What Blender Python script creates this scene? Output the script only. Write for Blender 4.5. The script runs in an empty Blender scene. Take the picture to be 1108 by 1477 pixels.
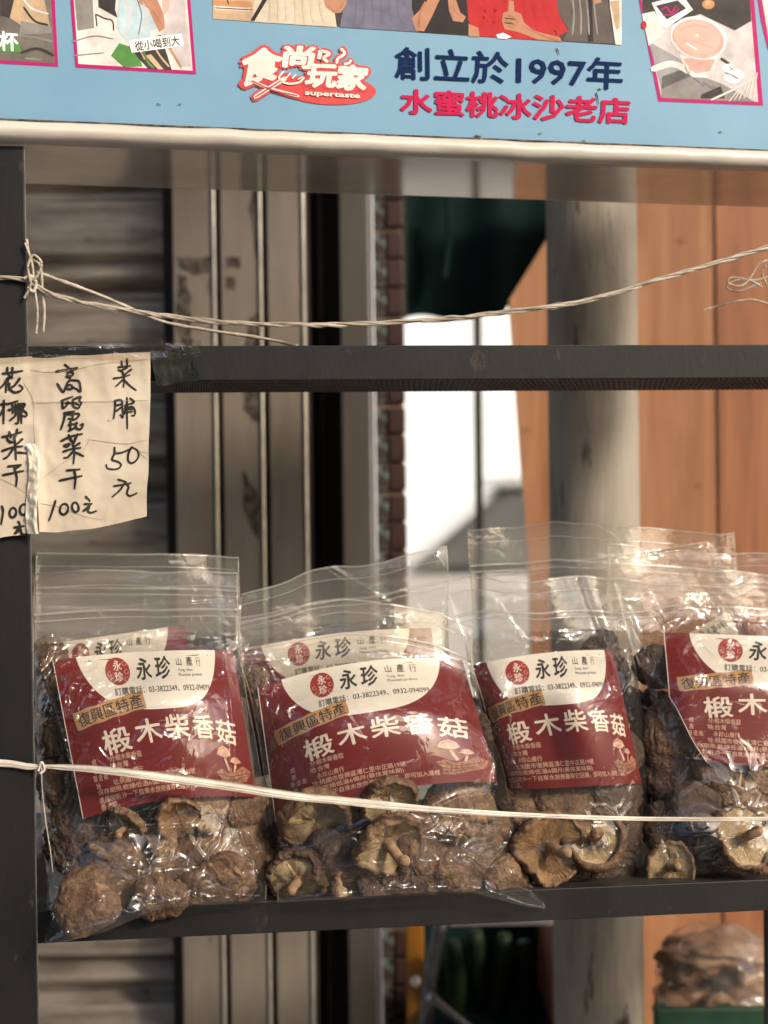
import bpy, bmesh, math, random
import numpy as np
from mathutils import Vector, Matrix, Euler, noise as mnoise
from mathutils.geometry import tessellate_polygon

random.seed(7)
RNG = np.random.default_rng(7)
scene = bpy.context.scene
COL = scene.collection
R = math.radians

# ------------------------------------------------------------------ camera, sky, sun, exposure
CZ = 1.45
cam_d = bpy.data.cameras.new("camera")
cam = bpy.data.objects.new("camera", cam_d); COL.objects.link(cam)
cam_d.sensor_fit = 'HORIZONTAL'; cam_d.sensor_width = 24.0; cam_d.lens = 50.0
cam_d.clip_start = 0.02; cam_d.clip_end = 400
CAMROT = Euler((R(90 - 1.07), 0, 0)).to_matrix() @ Matrix.Rotation(R(-0.7), 3, 'Z')
cam.matrix_world = Matrix.Translation((0, 0, CZ)) @ CAMROT.to_4x4()
cam_d.dof.use_dof = True; cam_d.dof.focus_distance = 1.0; cam_d.dof.aperture_fstop = 5.8
scene.camera = cam

world = bpy.data.worlds.new("World"); scene.world = world; world.use_nodes = True
SUN_EL, SUN_AZ = 31.0, 46.0          # sun stands behind the camera, to the right
wn = world.node_tree; wn.nodes.clear()
wo = wn.nodes.new('ShaderNodeOutputWorld'); wb = wn.nodes.new('ShaderNodeBackground')
sky = wn.nodes.new('ShaderNodeTexSky'); sky.sky_type = 'NISHITA'; sky.sun_disc = False
sky.sun_elevation = R(SUN_EL); sky.sun_rotation = R(180 - SUN_AZ)
sky.air_density = 1.0; sky.dust_density = 3.0; sky.ozone_density = 1.0
wb.inputs['Strength'].default_value = 0.15
wn.links.new(sky.outputs[0], wb.inputs[0]); wn.links.new(wb.outputs[0], wo.inputs[0])

sun_d = bpy.data.lights.new("sun", 'SUN'); sun_d.energy = 2.35; sun_d.angle = R(6.5); sun_d.color = (1.0, 0.87, 0.70)
sun = bpy.data.objects.new("sun", sun_d); COL.objects.link(sun)
_sd = Vector((math.sin(R(SUN_AZ)) * math.cos(R(SUN_EL)), -math.cos(R(SUN_AZ)) * math.cos(R(SUN_EL)), math.sin(R(SUN_EL))))
sun.rotation_euler = _sd.to_track_quat('Z', 'Y').to_euler(); sun.location = _sd * 20

scene.view_settings.view_transform = 'Standard'; scene.view_settings.look = 'None'
scene.view_settings.gamma = 1.0; scene.view_settings.use_curve_mapping = False
scene.view_settings.exposure = 0.42
cy = scene.cycles
cy.transparent_max_bounces = 40; cy.max_bounces = 6; cy.diffuse_bounces = 3; cy.glossy_bounces = 3
cy.caustics_reflective = False; cy.caustics_refractive = False; cy.sample_clamp_indirect = 4.0

# ------------------------------------------------------------------ picture -> place
FPX = 1108 * 50.0 / 24.0
CAMP = Vector((0, 0, CZ))
_rot = np.array(CAMROT)
def rays(px, py):
    px = np.asarray(px, float); py = np.asarray(py, float)
    d = np.stack([(px - 554) / FPX, (738.5 - py) / FPX, -np.ones_like(px)], -1)
    return d @ _rot.T
def onplane(px, py, p0, n):
    """points where the sight lines meet the plane through p0 with normal n"""
    d = rays(px, py); n = np.array(n, float)
    c = np.array(CAMP)
    t = ((np.array(p0, float) - c) @ n) / (d @ n)
    return c + d * np.asarray(t)[..., None]
def P(px, py, Y):
    return onplane(px, py, (0, Y, 0), (0, 1, 0))
SA = R(6.8)                                            # the rack stands turned by this much
SU = np.array((math.cos(SA), math.sin(SA), 0)); SN = np.array((-math.sin(SA), math.cos(SA), 0))
S0 = np.array((0, 1.0, 0))
def S(px, py, v=0.0):
    d = rays(px, py); c = np.array(CAMP)
    t = (((S0 - c) @ SN) + np.asarray(v, float)) / (d @ SN)
    return c + d * np.asarray(t)[..., None]
def toS(p):
    q = np.asarray(p) - S0
    return np.stack([q @ SU, q @ SN, np.asarray(p)[..., 2]], -1)
def fromS(u, v, w):
    return S0 + np.multiply.outer(np.asarray(u, float), SU) + np.multiply.outer(np.asarray(v, float), SN) + np.multiply.outer(np.asarray(w, float), np.array((0, 0, 1.0)))

# ------------------------------------------------------------------ numpy noise
def _h(ix, iy, iz, s):
    n = (ix.astype(np.int64) * 374761393 + iy.astype(np.int64) * 668265263 + iz.astype(np.int64) * 2147483647 + s * 974634777)
    n = (n ^ (n >> 13)) * 1274126177
    n = n ^ (n >> 16)
    return (n & 0xffff) / 65535.0
def vnoise(x, y, z=0.0, s=0):
    x, y, z = np.broadcast_arrays(np.asarray(x, float), np.asarray(y, float), np.asarray(z, float))
    ix, iy, iz = np.floor(x), np.floor(y), np.floor(z)
    fx, fy, fz = x - ix, y - iy, z - iz
    fx, fy, fz = [f * f * f * (f * (f * 6 - 15) + 10) for f in (fx, fy, fz)]
    o = 0
    for dx in (0, 1):
        for dy in (0, 1):
            for dz in (0, 1):
                o = o + _h(ix + dx, iy + dy, iz + dz, s) * (fx if dx else 1 - fx) * (fy if dy else 1 - fy) * (fz if dz else 1 - fz)
    return o * 2 - 1
def fbm(x, y, z=0.0, s=0, o=4):
    r = 0; a = 1; t = 0
    for k in range(o):
        r = r + a * vnoise(np.asarray(x) * 2 ** k, np.asarray(y) * 2 ** k, np.asarray(z) * 2 ** k, s + k); t += a; a *= .5
    return r / t
def ridged(x, y, z=0.0, s=0, o=3):
    r = 0; a = 1; t = 0
    for k in range(o):
        r = r + a * (1 - np.abs(vnoise(np.asarray(x) * 2 ** k, np.asarray(y) * 2 ** k, np.asarray(z) * 2 ** k, s + k)) * 1.8); t += a; a *= .5
    return r / t

# ------------------------------------------------------------------ objects
def tag(o, label=None, cat=None, group=None, kind=None):
    if label: o['label'] = label
    if cat: o['category'] = cat
    if group: o['group'] = group
    if kind: o['kind'] = kind
    return o
def thing(name, label, cat, loc, group=None):
    o = bpy.data.objects.new(name, None); COL.objects.link(o)
    o.location = tuple(float(c) for c in loc); o.empty_display_size = .03
    return tag(o, label, cat, group)
def wloc(o):
    v = Vector((0, 0, 0))
    while o is not None:
        v += o.location; o = o.parent
    return np.array(v)
def mesh_obj(name, verts, faces, mat, parent=None, origin=None, smooth=False, matidx=None, uv=None):
    verts = np.asarray(verts, float)
    if parent is not None:
        org = wloc(parent)
    elif origin is not None:
        org = np.asarray(origin, float)
    else:
        org = np.array([*(verts[:, :2].mean(0)), verts[:, 2].min()])
    me = bpy.data.meshes.new(name)
    me.from_pydata((verts - org).tolist(), [], [list(map(int, f)) for f in faces])
    for m in (mat if isinstance(mat, (list, tuple)) else [mat]): me.materials.append(m)
    if matidx is not None: me.polygons.foreach_set('material_index', np.asarray(matidx, 'i'))
    if uv is not None:
        ul = me.uv_layers.new(name='UVMap'); li = np.empty(len(me.loops), 'i'); me.loops.foreach_get('vertex_index', li)
        ul.data.foreach_set('uv', np.asarray(uv, float)[li].ravel())
    me.polygons.foreach_set('use_smooth', [smooth] * len(me.polygons))
    me.update()
    o = bpy.data.objects.new(name, me); COL.objects.link(o)
    if parent is not None: o.parent = parent
    else: o.location = tuple(float(c) for c in org)
    return o
def grid_faces(nu, nv, wrap=False):
    f = []
    for j in range(nv - 1):
        for i in range(nu if wrap else nu - 1):
            a = j * nu + i; b = j * nu + (i + 1) % nu
            f.append((a, b, b + nu, a + nu))
    return f
def box_geo(x0, x1, y0, y1, z0, z1, bev=0.0, tr=None):
    bm = bmesh.new()
    bmesh.ops.create_cube(bm, size=1)
    for v in bm.verts:
        v.co = Vector(((x0 + x1) / 2 + v.co.x * (x1 - x0), (y0 + y1) / 2 + v.co.y * (y1 - y0), (z0 + z1) / 2 + v.co.z * (z1 - z0)))
    if bev > 0: bmesh.ops.bevel(bm, geom=bm.edges[:], offset=bev, segments=2, affect='EDGES', profile=.5)
    V = np.array([v.co[:] for v in bm.verts]); F = [[v.index for v in f.verts] for f in bm.faces]
    bm.free()
    if tr is not None: V = tr(V)
    return V, F
def _z(V): return V[:, 2] if V.shape[1] > 2 else 0.0
def join(*geos):
    V = []; F = []; n = 0
    if len({np.asarray(v).shape[1] for v, f in geos}) > 1:
        geos = [(np.column_stack([np.asarray(v), np.zeros(len(v))]) if np.asarray(v).shape[1] == 2 else v, f) for v, f in geos]
    for v, f in geos:
        V.append(np.asarray(v)); F += [[i + n for i in q] for q in f]; n += len(v)
    return np.concatenate(V), F
trS = lambda V: fromS(V[:, 0], V[:, 1], V[:, 2])
def tube_geo(pts, rad, seg=8, flat=1.0, flatdir=None, cap=True):
    pts = np.asarray(pts, float); n = len(pts)
    rad = np.broadcast_to(np.asarray(rad, float), (n,))
    T = np.gradient(pts, axis=0); T /= np.linalg.norm(T, axis=1)[:, None] + 1e-12
    up = np.array((0, 0, 1.0)) if abs(T[:, 2]).mean() < .8 else np.array((0, -1.0, 0))
    V = []
    for i in range(n):
        a = np.cross(T[i], up); a /= np.linalg.norm(a) + 1e-12; b = np.cross(a, T[i])
        fl = flat if np.isscalar(flat) else flat[i]
        for k in range(seg):
            th = 2 * math.pi * k / seg
            V.append(pts[i] + rad[i] * (math.cos(th) * a * fl + math.sin(th) * b))
    F = grid_faces(seg, n, True)
    if cap: F += [list(range(seg))[::-1], list(range((n - 1) * seg, n * seg))]
    return np.array(V), F
def smooth_path(pts, n):
    pts = np.asarray(pts, float); m = len(pts)
    d = np.r_[0, np.cumsum(np.linalg.norm(np.diff(pts, axis=0), axis=1))]
    x = np.linspace(0, d[-1], n); out = np.empty((n, pts.shape[1]))
    ext = np.vstack([2 * pts[0] - pts[1], pts, 2 * pts[-1] - pts[-2]])
    for i, xx in enumerate(x):
        k = min(max(np.searchsorted(d, xx) - 1, 0), m - 2)
        t = (xx - d[k]) / (d[k + 1] - d[k] + 1e-12)
        p0, p1, p2, p3 = ext[k], ext[k + 1], ext[k + 2], ext[k + 3]
        out[i] = .5 * ((2 * p1) + (-p0 + p2) * t + (2 * p0 - 5 * p1 + 4 * p2 - p3) * t * t + (-p0 + 3 * p1 - 3 * p2 + p3) * t ** 3)
    return out

# ------------------------------------------------------------------ materials
def newmat(name):
    m = bpy.data.materials.new(name); m.use_nodes = True
    nt = m.node_tree; b = nt.nodes['Principled BSDF']
    return m, nt, b
def _noise(nt, scale, detail=4, rough=.6, vec=None, sx=(1, 1, 1), dist=0.0):
    n = nt.nodes.new('ShaderNodeTexNoise'); n.inputs['Scale'].default_value = scale
    n.inputs['Detail'].default_value = detail; n.inputs['Roughness'].default_value = rough; n.inputs['Distortion'].default_value = dist
    if vec is None:
        tc = nt.nodes.new('ShaderNodeTexCoord'); vec = tc.outputs['Object']
    mp = nt.nodes.new('ShaderNodeMapping'); mp.inputs['Scale'].default_value = sx
    nt.links.new(vec, mp.inputs[0]); nt.links.new(mp.outputs[0], n.inputs['Vector'])
    return n
def _ramp(nt, src, stops):
    r = nt.nodes.new('ShaderNodeValToRGB'); e = r.color_ramp.elements
    while len(e) < len(stops): e.new(.5)
    for k, (p, c) in enumerate(stops):
        e[k].position = p; e[k].color = (*c, 1) if len(c) == 3 else c
    nt.links.new(src, r.inputs[0]); return r
def mat_noise(name, c1, c2, scale=20, rough=.6, metal=0.0, bump=0.0, bscale=60, sx=(1, 1, 1), detail=5, spots=None, spec=.5, lo=.35, hi=.65, dist=0.0):
    m, nt, b = newmat(name)
    n = _noise(nt, scale, detail, .6, sx=sx, dist=dist)
    r = _ramp(nt, n.outputs['Fac'], [(lo, c1), (hi, c2)])
    out = r.outputs[0]
    if spots:
        sc, thr, colr = spots
        n2 = _noise(nt, sc, 6, .65, sx=sx)
        r2 = _ramp(nt, n2.outputs['Fac'], [(thr, (0, 0, 0)), (thr + .04, (1, 1, 1))])
        mx = nt.nodes.new('ShaderNodeMix'); mx.data_type = 'RGBA'
        nt.links.new(r2.outputs[0], mx.inputs[0]); nt.links.new(out, mx.inputs[6]); mx.inputs[7].default_value = (*colr, 1)
        out = mx.outputs[2]
    nt.links.new(out, b.inputs['Base Color'])
    b.inputs['Roughness'].default_value = rough; b.inputs['Metallic'].default_value = metal
    b.inputs['Specular IOR Level'].default_value = spec
    if bump:
        n3 = _noise(nt, bscale, 6, .6, sx=sx)
        bp = nt.nodes.new('ShaderNodeBump'); bp.inputs['Strength'].default_value = bump; bp.inputs['Distance'].default_value = .002
        nt.links.new(n3.outputs['Fac'], bp.inputs['Height']); nt.links.new(bp.outputs[0], b.inputs['Normal'])
    return m
def mat_plain(name, c, rough=.6, metal=0.0, spec=.5):
    k = .88
    return mat_noise(name, tuple(x * k for x in c), tuple(min(1, x * 1.08) for x in c), 60, rough, metal, 0, spec=spec)

M = {}
M['black_steel'] = mat_noise('black_steel', (.008, .008, .008), (.014, .0135, .013), 25, .5, 0, .08, 300, spots=(60, .64, (.035, .029, .024)), spec=.35, sx=(1, 1, .45))
M['steel_edge'] = mat_noise('steel_edge', (.10, .095, .09), (.19, .18, .165), 80, .4, .4)
M['deck'] = mat_noise('deck_sheet', (.016, .013, .010), (.05, .042, .034), 60, .55, .2, .2, 200)
M['shutter'] = mat_noise('shutter_slat', (.24, .195, .15), (.56, .49, .41), 8, .42, .15, .3, 90, sx=(1, 1, 6), spots=(30, .66, (.035, .026, .020)))
M['rail'] = mat_noise('rail_aluminium', (.19, .155, .120), (.34, .29, .235), 9, .45, .15, .25, 160, sx=(2, 2, .35), spots=(46, .64, (.10, .075, .055)), detail=9, lo=.3, hi=.7)
M['bead'] = mat_noise('bright_aluminium', (.55, .50, .43), (.75, .70, .62), 60, .3, .7)
M['residue'] = mat_noise('tape_residue', (.028, .022, .018), (.14, .11, .085), 130, .8, 0, .8, 300, lo=.4, hi=.6)
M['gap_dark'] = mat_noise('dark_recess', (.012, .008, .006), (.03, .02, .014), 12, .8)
M['beige_post'] = mat_noise('beige_post', (.22, .19, .15), (.31, .27, .215), 8, .55, 0, .2, 90, sx=(1, 1, .3), spots=(60, .70, (.16, .12, .085)))
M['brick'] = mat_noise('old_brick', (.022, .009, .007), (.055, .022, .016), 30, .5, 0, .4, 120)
M['flaked'] = mat_noise('flaked_teal_paint', (.035, .022, .018), (.13, .18, .175), 55, .7, 0, .7, 120, lo=.47, hi=.53, spots=(30, .62, (.26, .20, .15)))
M['mortar'] = mat_noise('mortar', (.12, .08, .06), (.19, .14, .10), 60, .9, 0, .5, 150)
M['pipe'] = mat_noise('concrete_pipe', (.15, .125, .095), (.34, .30, .245), 13, .75, 0, .5, 120, sx=(1.6, 1.6, .3), spots=(40, .62, (.13, .10, .075)), lo=.3, hi=.6)
def mat_wood(name, a, b_, c):
    m, nt, b = newmat(name)
    n = _noise(nt, 9, 6, .62, sx=(3, 3, .28), dist=1.2)
    r = _ramp(nt, n.outputs['Fac'], [(.30, a), (.5, b_), (.72, c)])
    n2 = _noise(nt, 160, 3, .6, sx=(2, 2, .05))
    mx = nt.nodes.new('ShaderNodeMix'); mx.data_type = 'RGBA'; mx.blend_type = 'MULTIPLY'; mx.inputs[0].default_value = .25
    r2 = _ramp(nt, n2.outputs['Fac'], [(.3, (.6, .6, .6)), (.7, (1, 1, 1))])
    nt.links.new(r.outputs[0], mx.inputs[6]); nt.links.new(r2.outputs[0], mx.inputs[7])
    nt.links.new(mx.outputs[2], b.inputs['Base Color']); b.inputs['Roughness'].default_value = .5
    return m
M['ply'] = mat_wood('orange_plywood', (.22, .090, .040), (.34, .155, .072), (.44, .225, .115))
M['ply2'] = mat_wood('red_plywood', (.21, .078, .034), (.31, .125, .055), (.38, .165, .078))
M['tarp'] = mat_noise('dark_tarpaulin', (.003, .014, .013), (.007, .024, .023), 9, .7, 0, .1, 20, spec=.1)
M['sign_blue'] = mat_noise('sign_blue', (.165, .33, .48), (.205, .38, .53), 7, .5, 0, .05, 60, spec=.25, spots=(75, .74, (.10, .17, .22)))
M['sign_white'] = mat_noise('white_enamel_edge', (.56, .52, .45), (.66, .62, .55), 18, .35, 0, .15, 120, sx=(.5, 1, 1), spots=(60, .70, (.32, .24, .16)))
def mat_underside():
    m, nt, b = newmat('glossy_underside')
    n = _noise(nt, 16, 6, .6)
    r = _ramp(nt, n.outputs['Fac'], [(.3, (.60, .53, .44)), (.7, (.74, .67, .57))])
    nt.links.new(r.outputs[0], b.inputs['Base Color'])
    b.inputs['Metallic'].default_value = .0; b.inputs['Roughness'].default_value = .09; b.inputs['Specular IOR Level'].default_value = .7
    b.inputs['Coat Weight'].default_value = .25; b.inputs['Coat Roughness'].default_value = .06; b.inputs['IOR'].default_value = 1.6
    return m
M['under'] = mat_underside()
M['paper'] = mat_noise('stained_paper', (.50, .42, .32), (.62, .545, .435), 14, .55, 0, .12, 60, spots=(120, .70, (.38, .26, .16)))
M['ink'] = mat_plain('marker_ink', (.016, .013, .010), .5)
M['label_red'] = mat_noise('label_red', (.130, .005, .006), (.158, .008, .009), 30, .45)
M['label_white'] = mat_noise('label_white', (.66, .61, .53), (.73, .68, .60), 30, .5)
M['label_text'] = mat_plain('label_white_print', (.72, .62, .52), .5)
M['label_fine'] = mat_plain('label_fine_print', (.60, .36, .26), .5)
M['label_black'] = mat_plain('label_black_print', (.03, .025, .022), .5)
M['badge'] = mat_noise('badge_tan', (.40, .21, .085), (.48, .27, .12), 60, .5)
M['seal_red'] = mat_noise('seal_red', (.25, .02, .02), (.32, .035, .03), 160, .5)
M['pict'] = mat_noise('printed_mushroom', (.17, .055, .035), (.40, .20, .13), 420, .5)
M['pict2'] = mat_noise('printed_cap', (.42, .20, .14), (.66, .42, .32), 400, .5)
M['pict_dark'] = mat_plain('printed_mushroom_dark', (.11, .035, .022), .5)
M['raffia'] = mat_noise('raffia_twine', (.50, .44, .36), (.78, .72, .63), 120, .38, 0, .6, 300, sx=(.25, 1, 1))
M['raffia_old'] = mat_noise('aged_twine', (.30, .25, .19), (.56, .49, .40), 160, .5, 0, .6, 300, sx=(.25, 1, 1))
def mat_tape():
    m, nt, b = newmat('clear_tape')
    tr = nt.nodes.new('ShaderNodeBsdfTransparent'); tr.inputs[0].default_value = (.93, .90, .84, 1)
    gl = nt.nodes.new('ShaderNodeBsdfGlossy'); gl.inputs['Roughness'].default_value = .12
    mx = nt.nodes.new('ShaderNodeMixShader'); mx.inputs[0].default_value = .12
    n = _noise(nt, 60, 5, .6); bp = nt.nodes.new('ShaderNodeBump'); bp.inputs['Strength'].default_value = .8; bp.inputs['Distance'].default_value = .003
    nt.links.new(n.outputs['Fac'], bp.inputs['Height']); nt.links.new(bp.outputs[0], gl.inputs['Normal'])
    nt.links.new(tr.outputs[0], mx.inputs[1]); nt.links.new(gl.outputs[0], mx.inputs[2])
    nt.links.new(mx.outputs[0], nt.nodes['Material Output'].inputs[0])
    return m
M['tape'] = mat_tape()
def mat_film(name, haze=.013, f0=.09, rough=.042, bump=.60, tint=(.985, .975, .955)):
    """thin clear plastic film: see-through, sharp gloss that grows towards grazing view, a trace of milkiness"""
    m, nt, b = newmat(name); L = nt.links.new
    nt.nodes.remove(b)
    tc = nt.nodes.new('ShaderNodeTexCoord')
    n = _noise(nt, 26, 3, .5)
    def vor(sc, warp):
        va = nt.nodes.new('ShaderNodeVectorMath'); va.operation = 'MULTIPLY_ADD'
        L(n.outputs['Color'], va.inputs[0]); va.inputs[1].default_value = (warp, warp, warp); L(tc.outputs['Object'], va.inputs[2])
        v = nt.nodes.new('ShaderNodeTexVoronoi'); v.feature = 'DISTANCE_TO_EDGE'; v.inputs['Scale'].default_value = sc; L(va.outputs[0], v.inputs['Vector'])
        m_ = nt.nodes.new('ShaderNodeMath'); m_.operation = 'MINIMUM'; m_.inputs[1].default_value = .22; L(v.outputs['Distance'], m_.inputs[0]); return m_
    v1 = vor(34, .02); v2 = vor(85, .012)
    zn = _noise(nt, 14, 2, .5); zr = _ramp(nt, zn.outputs['Fac'], [(.38, (0, 0, 0)), (.62, (1, 1, 1))])
    a1 = nt.nodes.new('ShaderNodeMath'); a1.operation = 'MULTIPLY_ADD'; a1.inputs[1].default_value = .45; L(v2.outputs[0], a1.inputs[0]); L(v1.outputs[0], a1.inputs[2])
    a2 = nt.nodes.new('ShaderNodeMath'); a2.operation = 'MULTIPLY'; L(a1.outputs[0], a2.inputs[0]); L(zr.outputs[0], a2.inputs[1])
    ad = nt.nodes.new('ShaderNodeMath'); ad.operation = 'MULTIPLY_ADD'; ad.inputs[1].default_value = .5
    L(n.outputs['Fac'], ad.inputs[0]); L(a2.outputs[0], ad.inputs[2])
    bp = nt.nodes.new('ShaderNodeBump'); bp.inputs['Strength'].default_value = bump; bp.inputs['Distance'].default_value = .006
    L(ad.outputs[0], bp.inputs['Height'])
    lw = nt.nodes.new('ShaderNodeLayerWeight'); lw.inputs[0].default_value = .5; L(bp.outputs[0], lw.inputs['Normal'])
    pw = nt.nodes.new('ShaderNodeMath'); pw.operation = 'POWER'; pw.inputs[1].default_value = 4.0; L(lw.outputs['Facing'], pw.inputs[0])
    ma = nt.nodes.new('ShaderNodeMath'); ma.operation = 'MULTIPLY_ADD'; ma.inputs[1].default_value = .75; ma.inputs[2].default_value = f0
    L(pw.outputs[0], ma.inputs[0])
    tr = nt.nodes.new('ShaderNodeBsdfTransparent'); tr.inputs[0].default_value = (*tint, 1)
    gl = nt.nodes.new('ShaderNodeBsdfGlossy'); gl.inputs['Roughness'].default_value = rough; L(bp.outputs[0], gl.inputs['Normal'])
    df = nt.nodes.new('ShaderNodeBsdfDiffuse'); df.inputs[0].default_value = (.85, .83, .78, 1)
    m1 = nt.nodes.new('ShaderNodeMixShader'); L(ma.outputs[0], m1.inputs[0]); L(tr.outputs[0], m1.inputs[1]); L(gl.outputs[0], m1.inputs[2])
    m2 = nt.nodes.new('ShaderNodeMixShader'); m2.inputs[0].default_value = haze; L(m1.outputs[0], m2.inputs[1]); L(df.outputs[0], m2.inputs[2])
    L(m2.outputs[0], nt.nodes['Material Output'].inputs[0])
    return m
M['film'] = mat_film('clear_film')
M['film_zip'] = mat_film('film_zip_band', .055, .065, .09, .4)
M['zip'] = mat_film('zip_rib', .12, .12, .15, .2)
def mat_cap(name, a, b_, c):
    m, nt, b = newmat(name)
    n = _noise(nt, 2.6, 7, .68, dist=.6); r = _ramp(nt, n.outputs['Fac'], [(.32, a), (.52, b_), (.74, c)])
    nt.links.new(r.outputs[0], b.inputs['Base Color']); b.inputs['Roughness'].default_value = .68
    v = _noise(nt, 7, 6, .58, dist=1.8); bp = nt.nodes.new('ShaderNodeBump'); bp.inputs['Strength'].default_value = .26; bp.inputs['Distance'].default_value = .06
    nt.links.new(v.outputs['Fac'], bp.inputs['Height']); nt.links.new(bp.outputs[0], b.inputs['Normal'])
    return m
M['cap_a'] = mat_cap('cap_brown', (.042, .019, .009), (.120, .066, .034), (.29, .185, .108))
M['cap_b'] = mat_cap('cap_dark', (.024, .012, .008), (.062, .034, .021), (.15, .095, .062))
M['cap_c'] = mat_cap('cap_tan', (.080, .038, .018), (.180, .105, .056), (.36, .24, .14))
M['gill_y'] = mat_cap('gill_pale', (.24, .165, .085), (.40, .295, .165), (.54, .42, .26))
M['gill_o'] = mat_cap('gill_orange', (.12, .060, .024), (.21, .115, .048), (.33, .20, .095))
M['stem'] = mat_cap('stem_tan', (.16, .09, .045), (.30, .19, .10), (.46, .32, .18))

# ------------------------------------------------------------------ flat print helpers
_font_cache = {}
def text_geo(s, bold=0.0, space=1.0, maxlen=None, shear=0.0, ring=8):
    """outline text as flat triangles; heavier weights are copies shifted sideways, each a hair above the last (third column)"""
    key = (s, bold, space, maxlen, shear, ring)
    if key in _font_cache: return _font_cache[key]
    cu = bpy.data.curves.new('t', 'FONT'); cu.body = s; cu.size = 1.0; cu.resolution_u = 2
    cu.space_character = space; cu.shear = shear
    ob = bpy.data.objects.new('t', cu)
    me = bpy.data.meshes.new_from_object(ob)
    bm = bmesh.new(); bm.from_mesh(me)
    bmesh.ops.triangulate(bm, faces=bm.faces[:])
    if maxlen:
        for _ in range(3):
            e = [q for q in bm.edges if q.calc_length() > maxlen]
            if not e: break
            bmesh.ops.subdivide_edges(bm, edges=e, cuts=1)
            bmesh.ops.triangulate(bm, faces=[f for f in bm.faces if len(f.verts) > 3])
    V = np.array([v.co[:] for v in bm.verts]); F = [[v.index for v in f.verts] for f in bm.faces]; bm.free()
    bpy.data.objects.remove(ob); bpy.data.curves.remove(cu); bpy.data.meshes.remove(me)
    V[:, 2] = 0
    if bold > 0:
        Vs = []; Fs = []
        for k in range(ring):
            t = 2 * math.pi * k / ring
            Vs.append(V + np.array((bold * math.cos(t), bold * math.sin(t), .000006 * k))); Fs += [[i + k * len(V) for i in f] for f in F]
        if bold > .06:
            for k in range(6):
                t = 2 * math.pi * k / 6
                Vs.append(V + np.array((bold * .5 * math.cos(t), bold * .5 * math.sin(t), .000006 * (k + ring)))); Fs += [[i + (k + ring) * len(V) for i in f] for f in F]
        V, F = np.concatenate(Vs), Fs
    _font_cache[key] = (V, F)
    return _font_cache[key]
def norm_geo(V):
    lo = V.min(0); hi = V.max(0); o = V.copy(); o[:, :2] = ((V - lo)[:, :2]) / (hi - lo)[:2]
    return o                     # 0..1, y up; third column kept as height
def bilin(q, a, b):
    """q = TL, TR, BR, BL; a to the right, b DOWN"""
    q = np.asarray(q, float); a = np.asarray(a)[..., None]; b = np.asarray(b)[..., None]
    return (q[0] * (1 - a) + q[1] * a) * (1 - b) + (q[3] * (1 - a) + q[2] * a) * b
def poly_geo(pts):
    pts = np.asarray(pts, float)
    tris = tessellate_polygon([[Vector((p[0], p[1], 0)) for p in pts]])
    return pts, [list(t) for t in tris]
def subdiv(geo, L):
    V, F = geo; bm = bmesh.new(); vs = [bm.verts.new((float(p[0]), float(p[1]), 0)) for p in V]
    for f in F:
        try: bm.faces.new([vs[i] for i in f])
        except ValueError: pass
    for _ in range(4):
        e = [q for q in bm.edges if q.calc_length() > L]
        if not e: break
        bmesh.ops.subdivide_edges(bm, edges=e, cuts=1); bmesh.ops.triangulate(bm, faces=[f for f in bm.faces if len(f.verts) > 3])
    V = np.array([v.co[:2] for v in bm.verts]); F = [[v.index for v in f.verts] for f in bm.faces]; bm.free(); return V, F
def stroke_geo(pts, w0, w1=None, n=None, seg=1):
    pts = np.asarray(pts, float); w1 = w0 if w1 is None else w1
    if n is None: n = max(4, len(pts) * 5)
    c = smooth_path(pts, n) if len(pts) > 1 else np.repeat(pts, 2, 0)
    T = np.gradient(c, axis=0); T /= np.linalg.norm(T, axis=1)[:, None] + 1e-9
    N = np.stack([-T[:, 1], T[:, 0]], -1)
    w = np.linspace(w0, w1, n)[:, None] / 2
    w[0] *= .6; w[-1] *= .55
    c[0] -= T[0] * w0 * .1
    V = np.concatenate([c + N * w, c - N * w])
    F = [(i, i + 1, n + i + 1, n + i) for i in range(n - 1)]
    return V, F
def ellipse_pts(cx, cy_, rx, ry, rot=0, n=28):
    t = np.linspace(0, 2 * math.pi, n, endpoint=False)
    x = rx * np.cos(t); y = ry * np.sin(t); c, s = math.cos(R(rot)), math.sin(R(rot))
    return np.stack([cx + x * c - y * s, cy_ + x * s + y * c], -1)

# ================================================================== THE SETTING
g = mesh_obj('ground', [(-60, -30, 0), (60, -30, 0), (60, 90, 0), (-60, 90, 0)], [(0, 1, 2, 3)],
             mat_noise('street_concrete', (.20, .19, .17), (.30, .28, .26), 1.5, .85, 0, .3, 30), origin=(0, 0, 0)); tag(g, kind='structure')

def px_box(x0, x1, y0, y1, Y, depth, bev=.0015, z=None):
    """box whose front face stands at distance Y and spans these picture coordinates"""
    ym = (max(y0, 0) + min(y1, 1477)) / 2
    a = P(x0, ym, Y); b = P(x1, ym, Y)
    zt = P((x0 + x1) / 2, y0, Y)[2] if z is None else z[1]; zb = P((x0 + x1) / 2, y1, Y)[2] if z is None else z[0]
    return box_geo(a[0], b[0], Y, Y + depth, zb, zt, bev)

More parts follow.
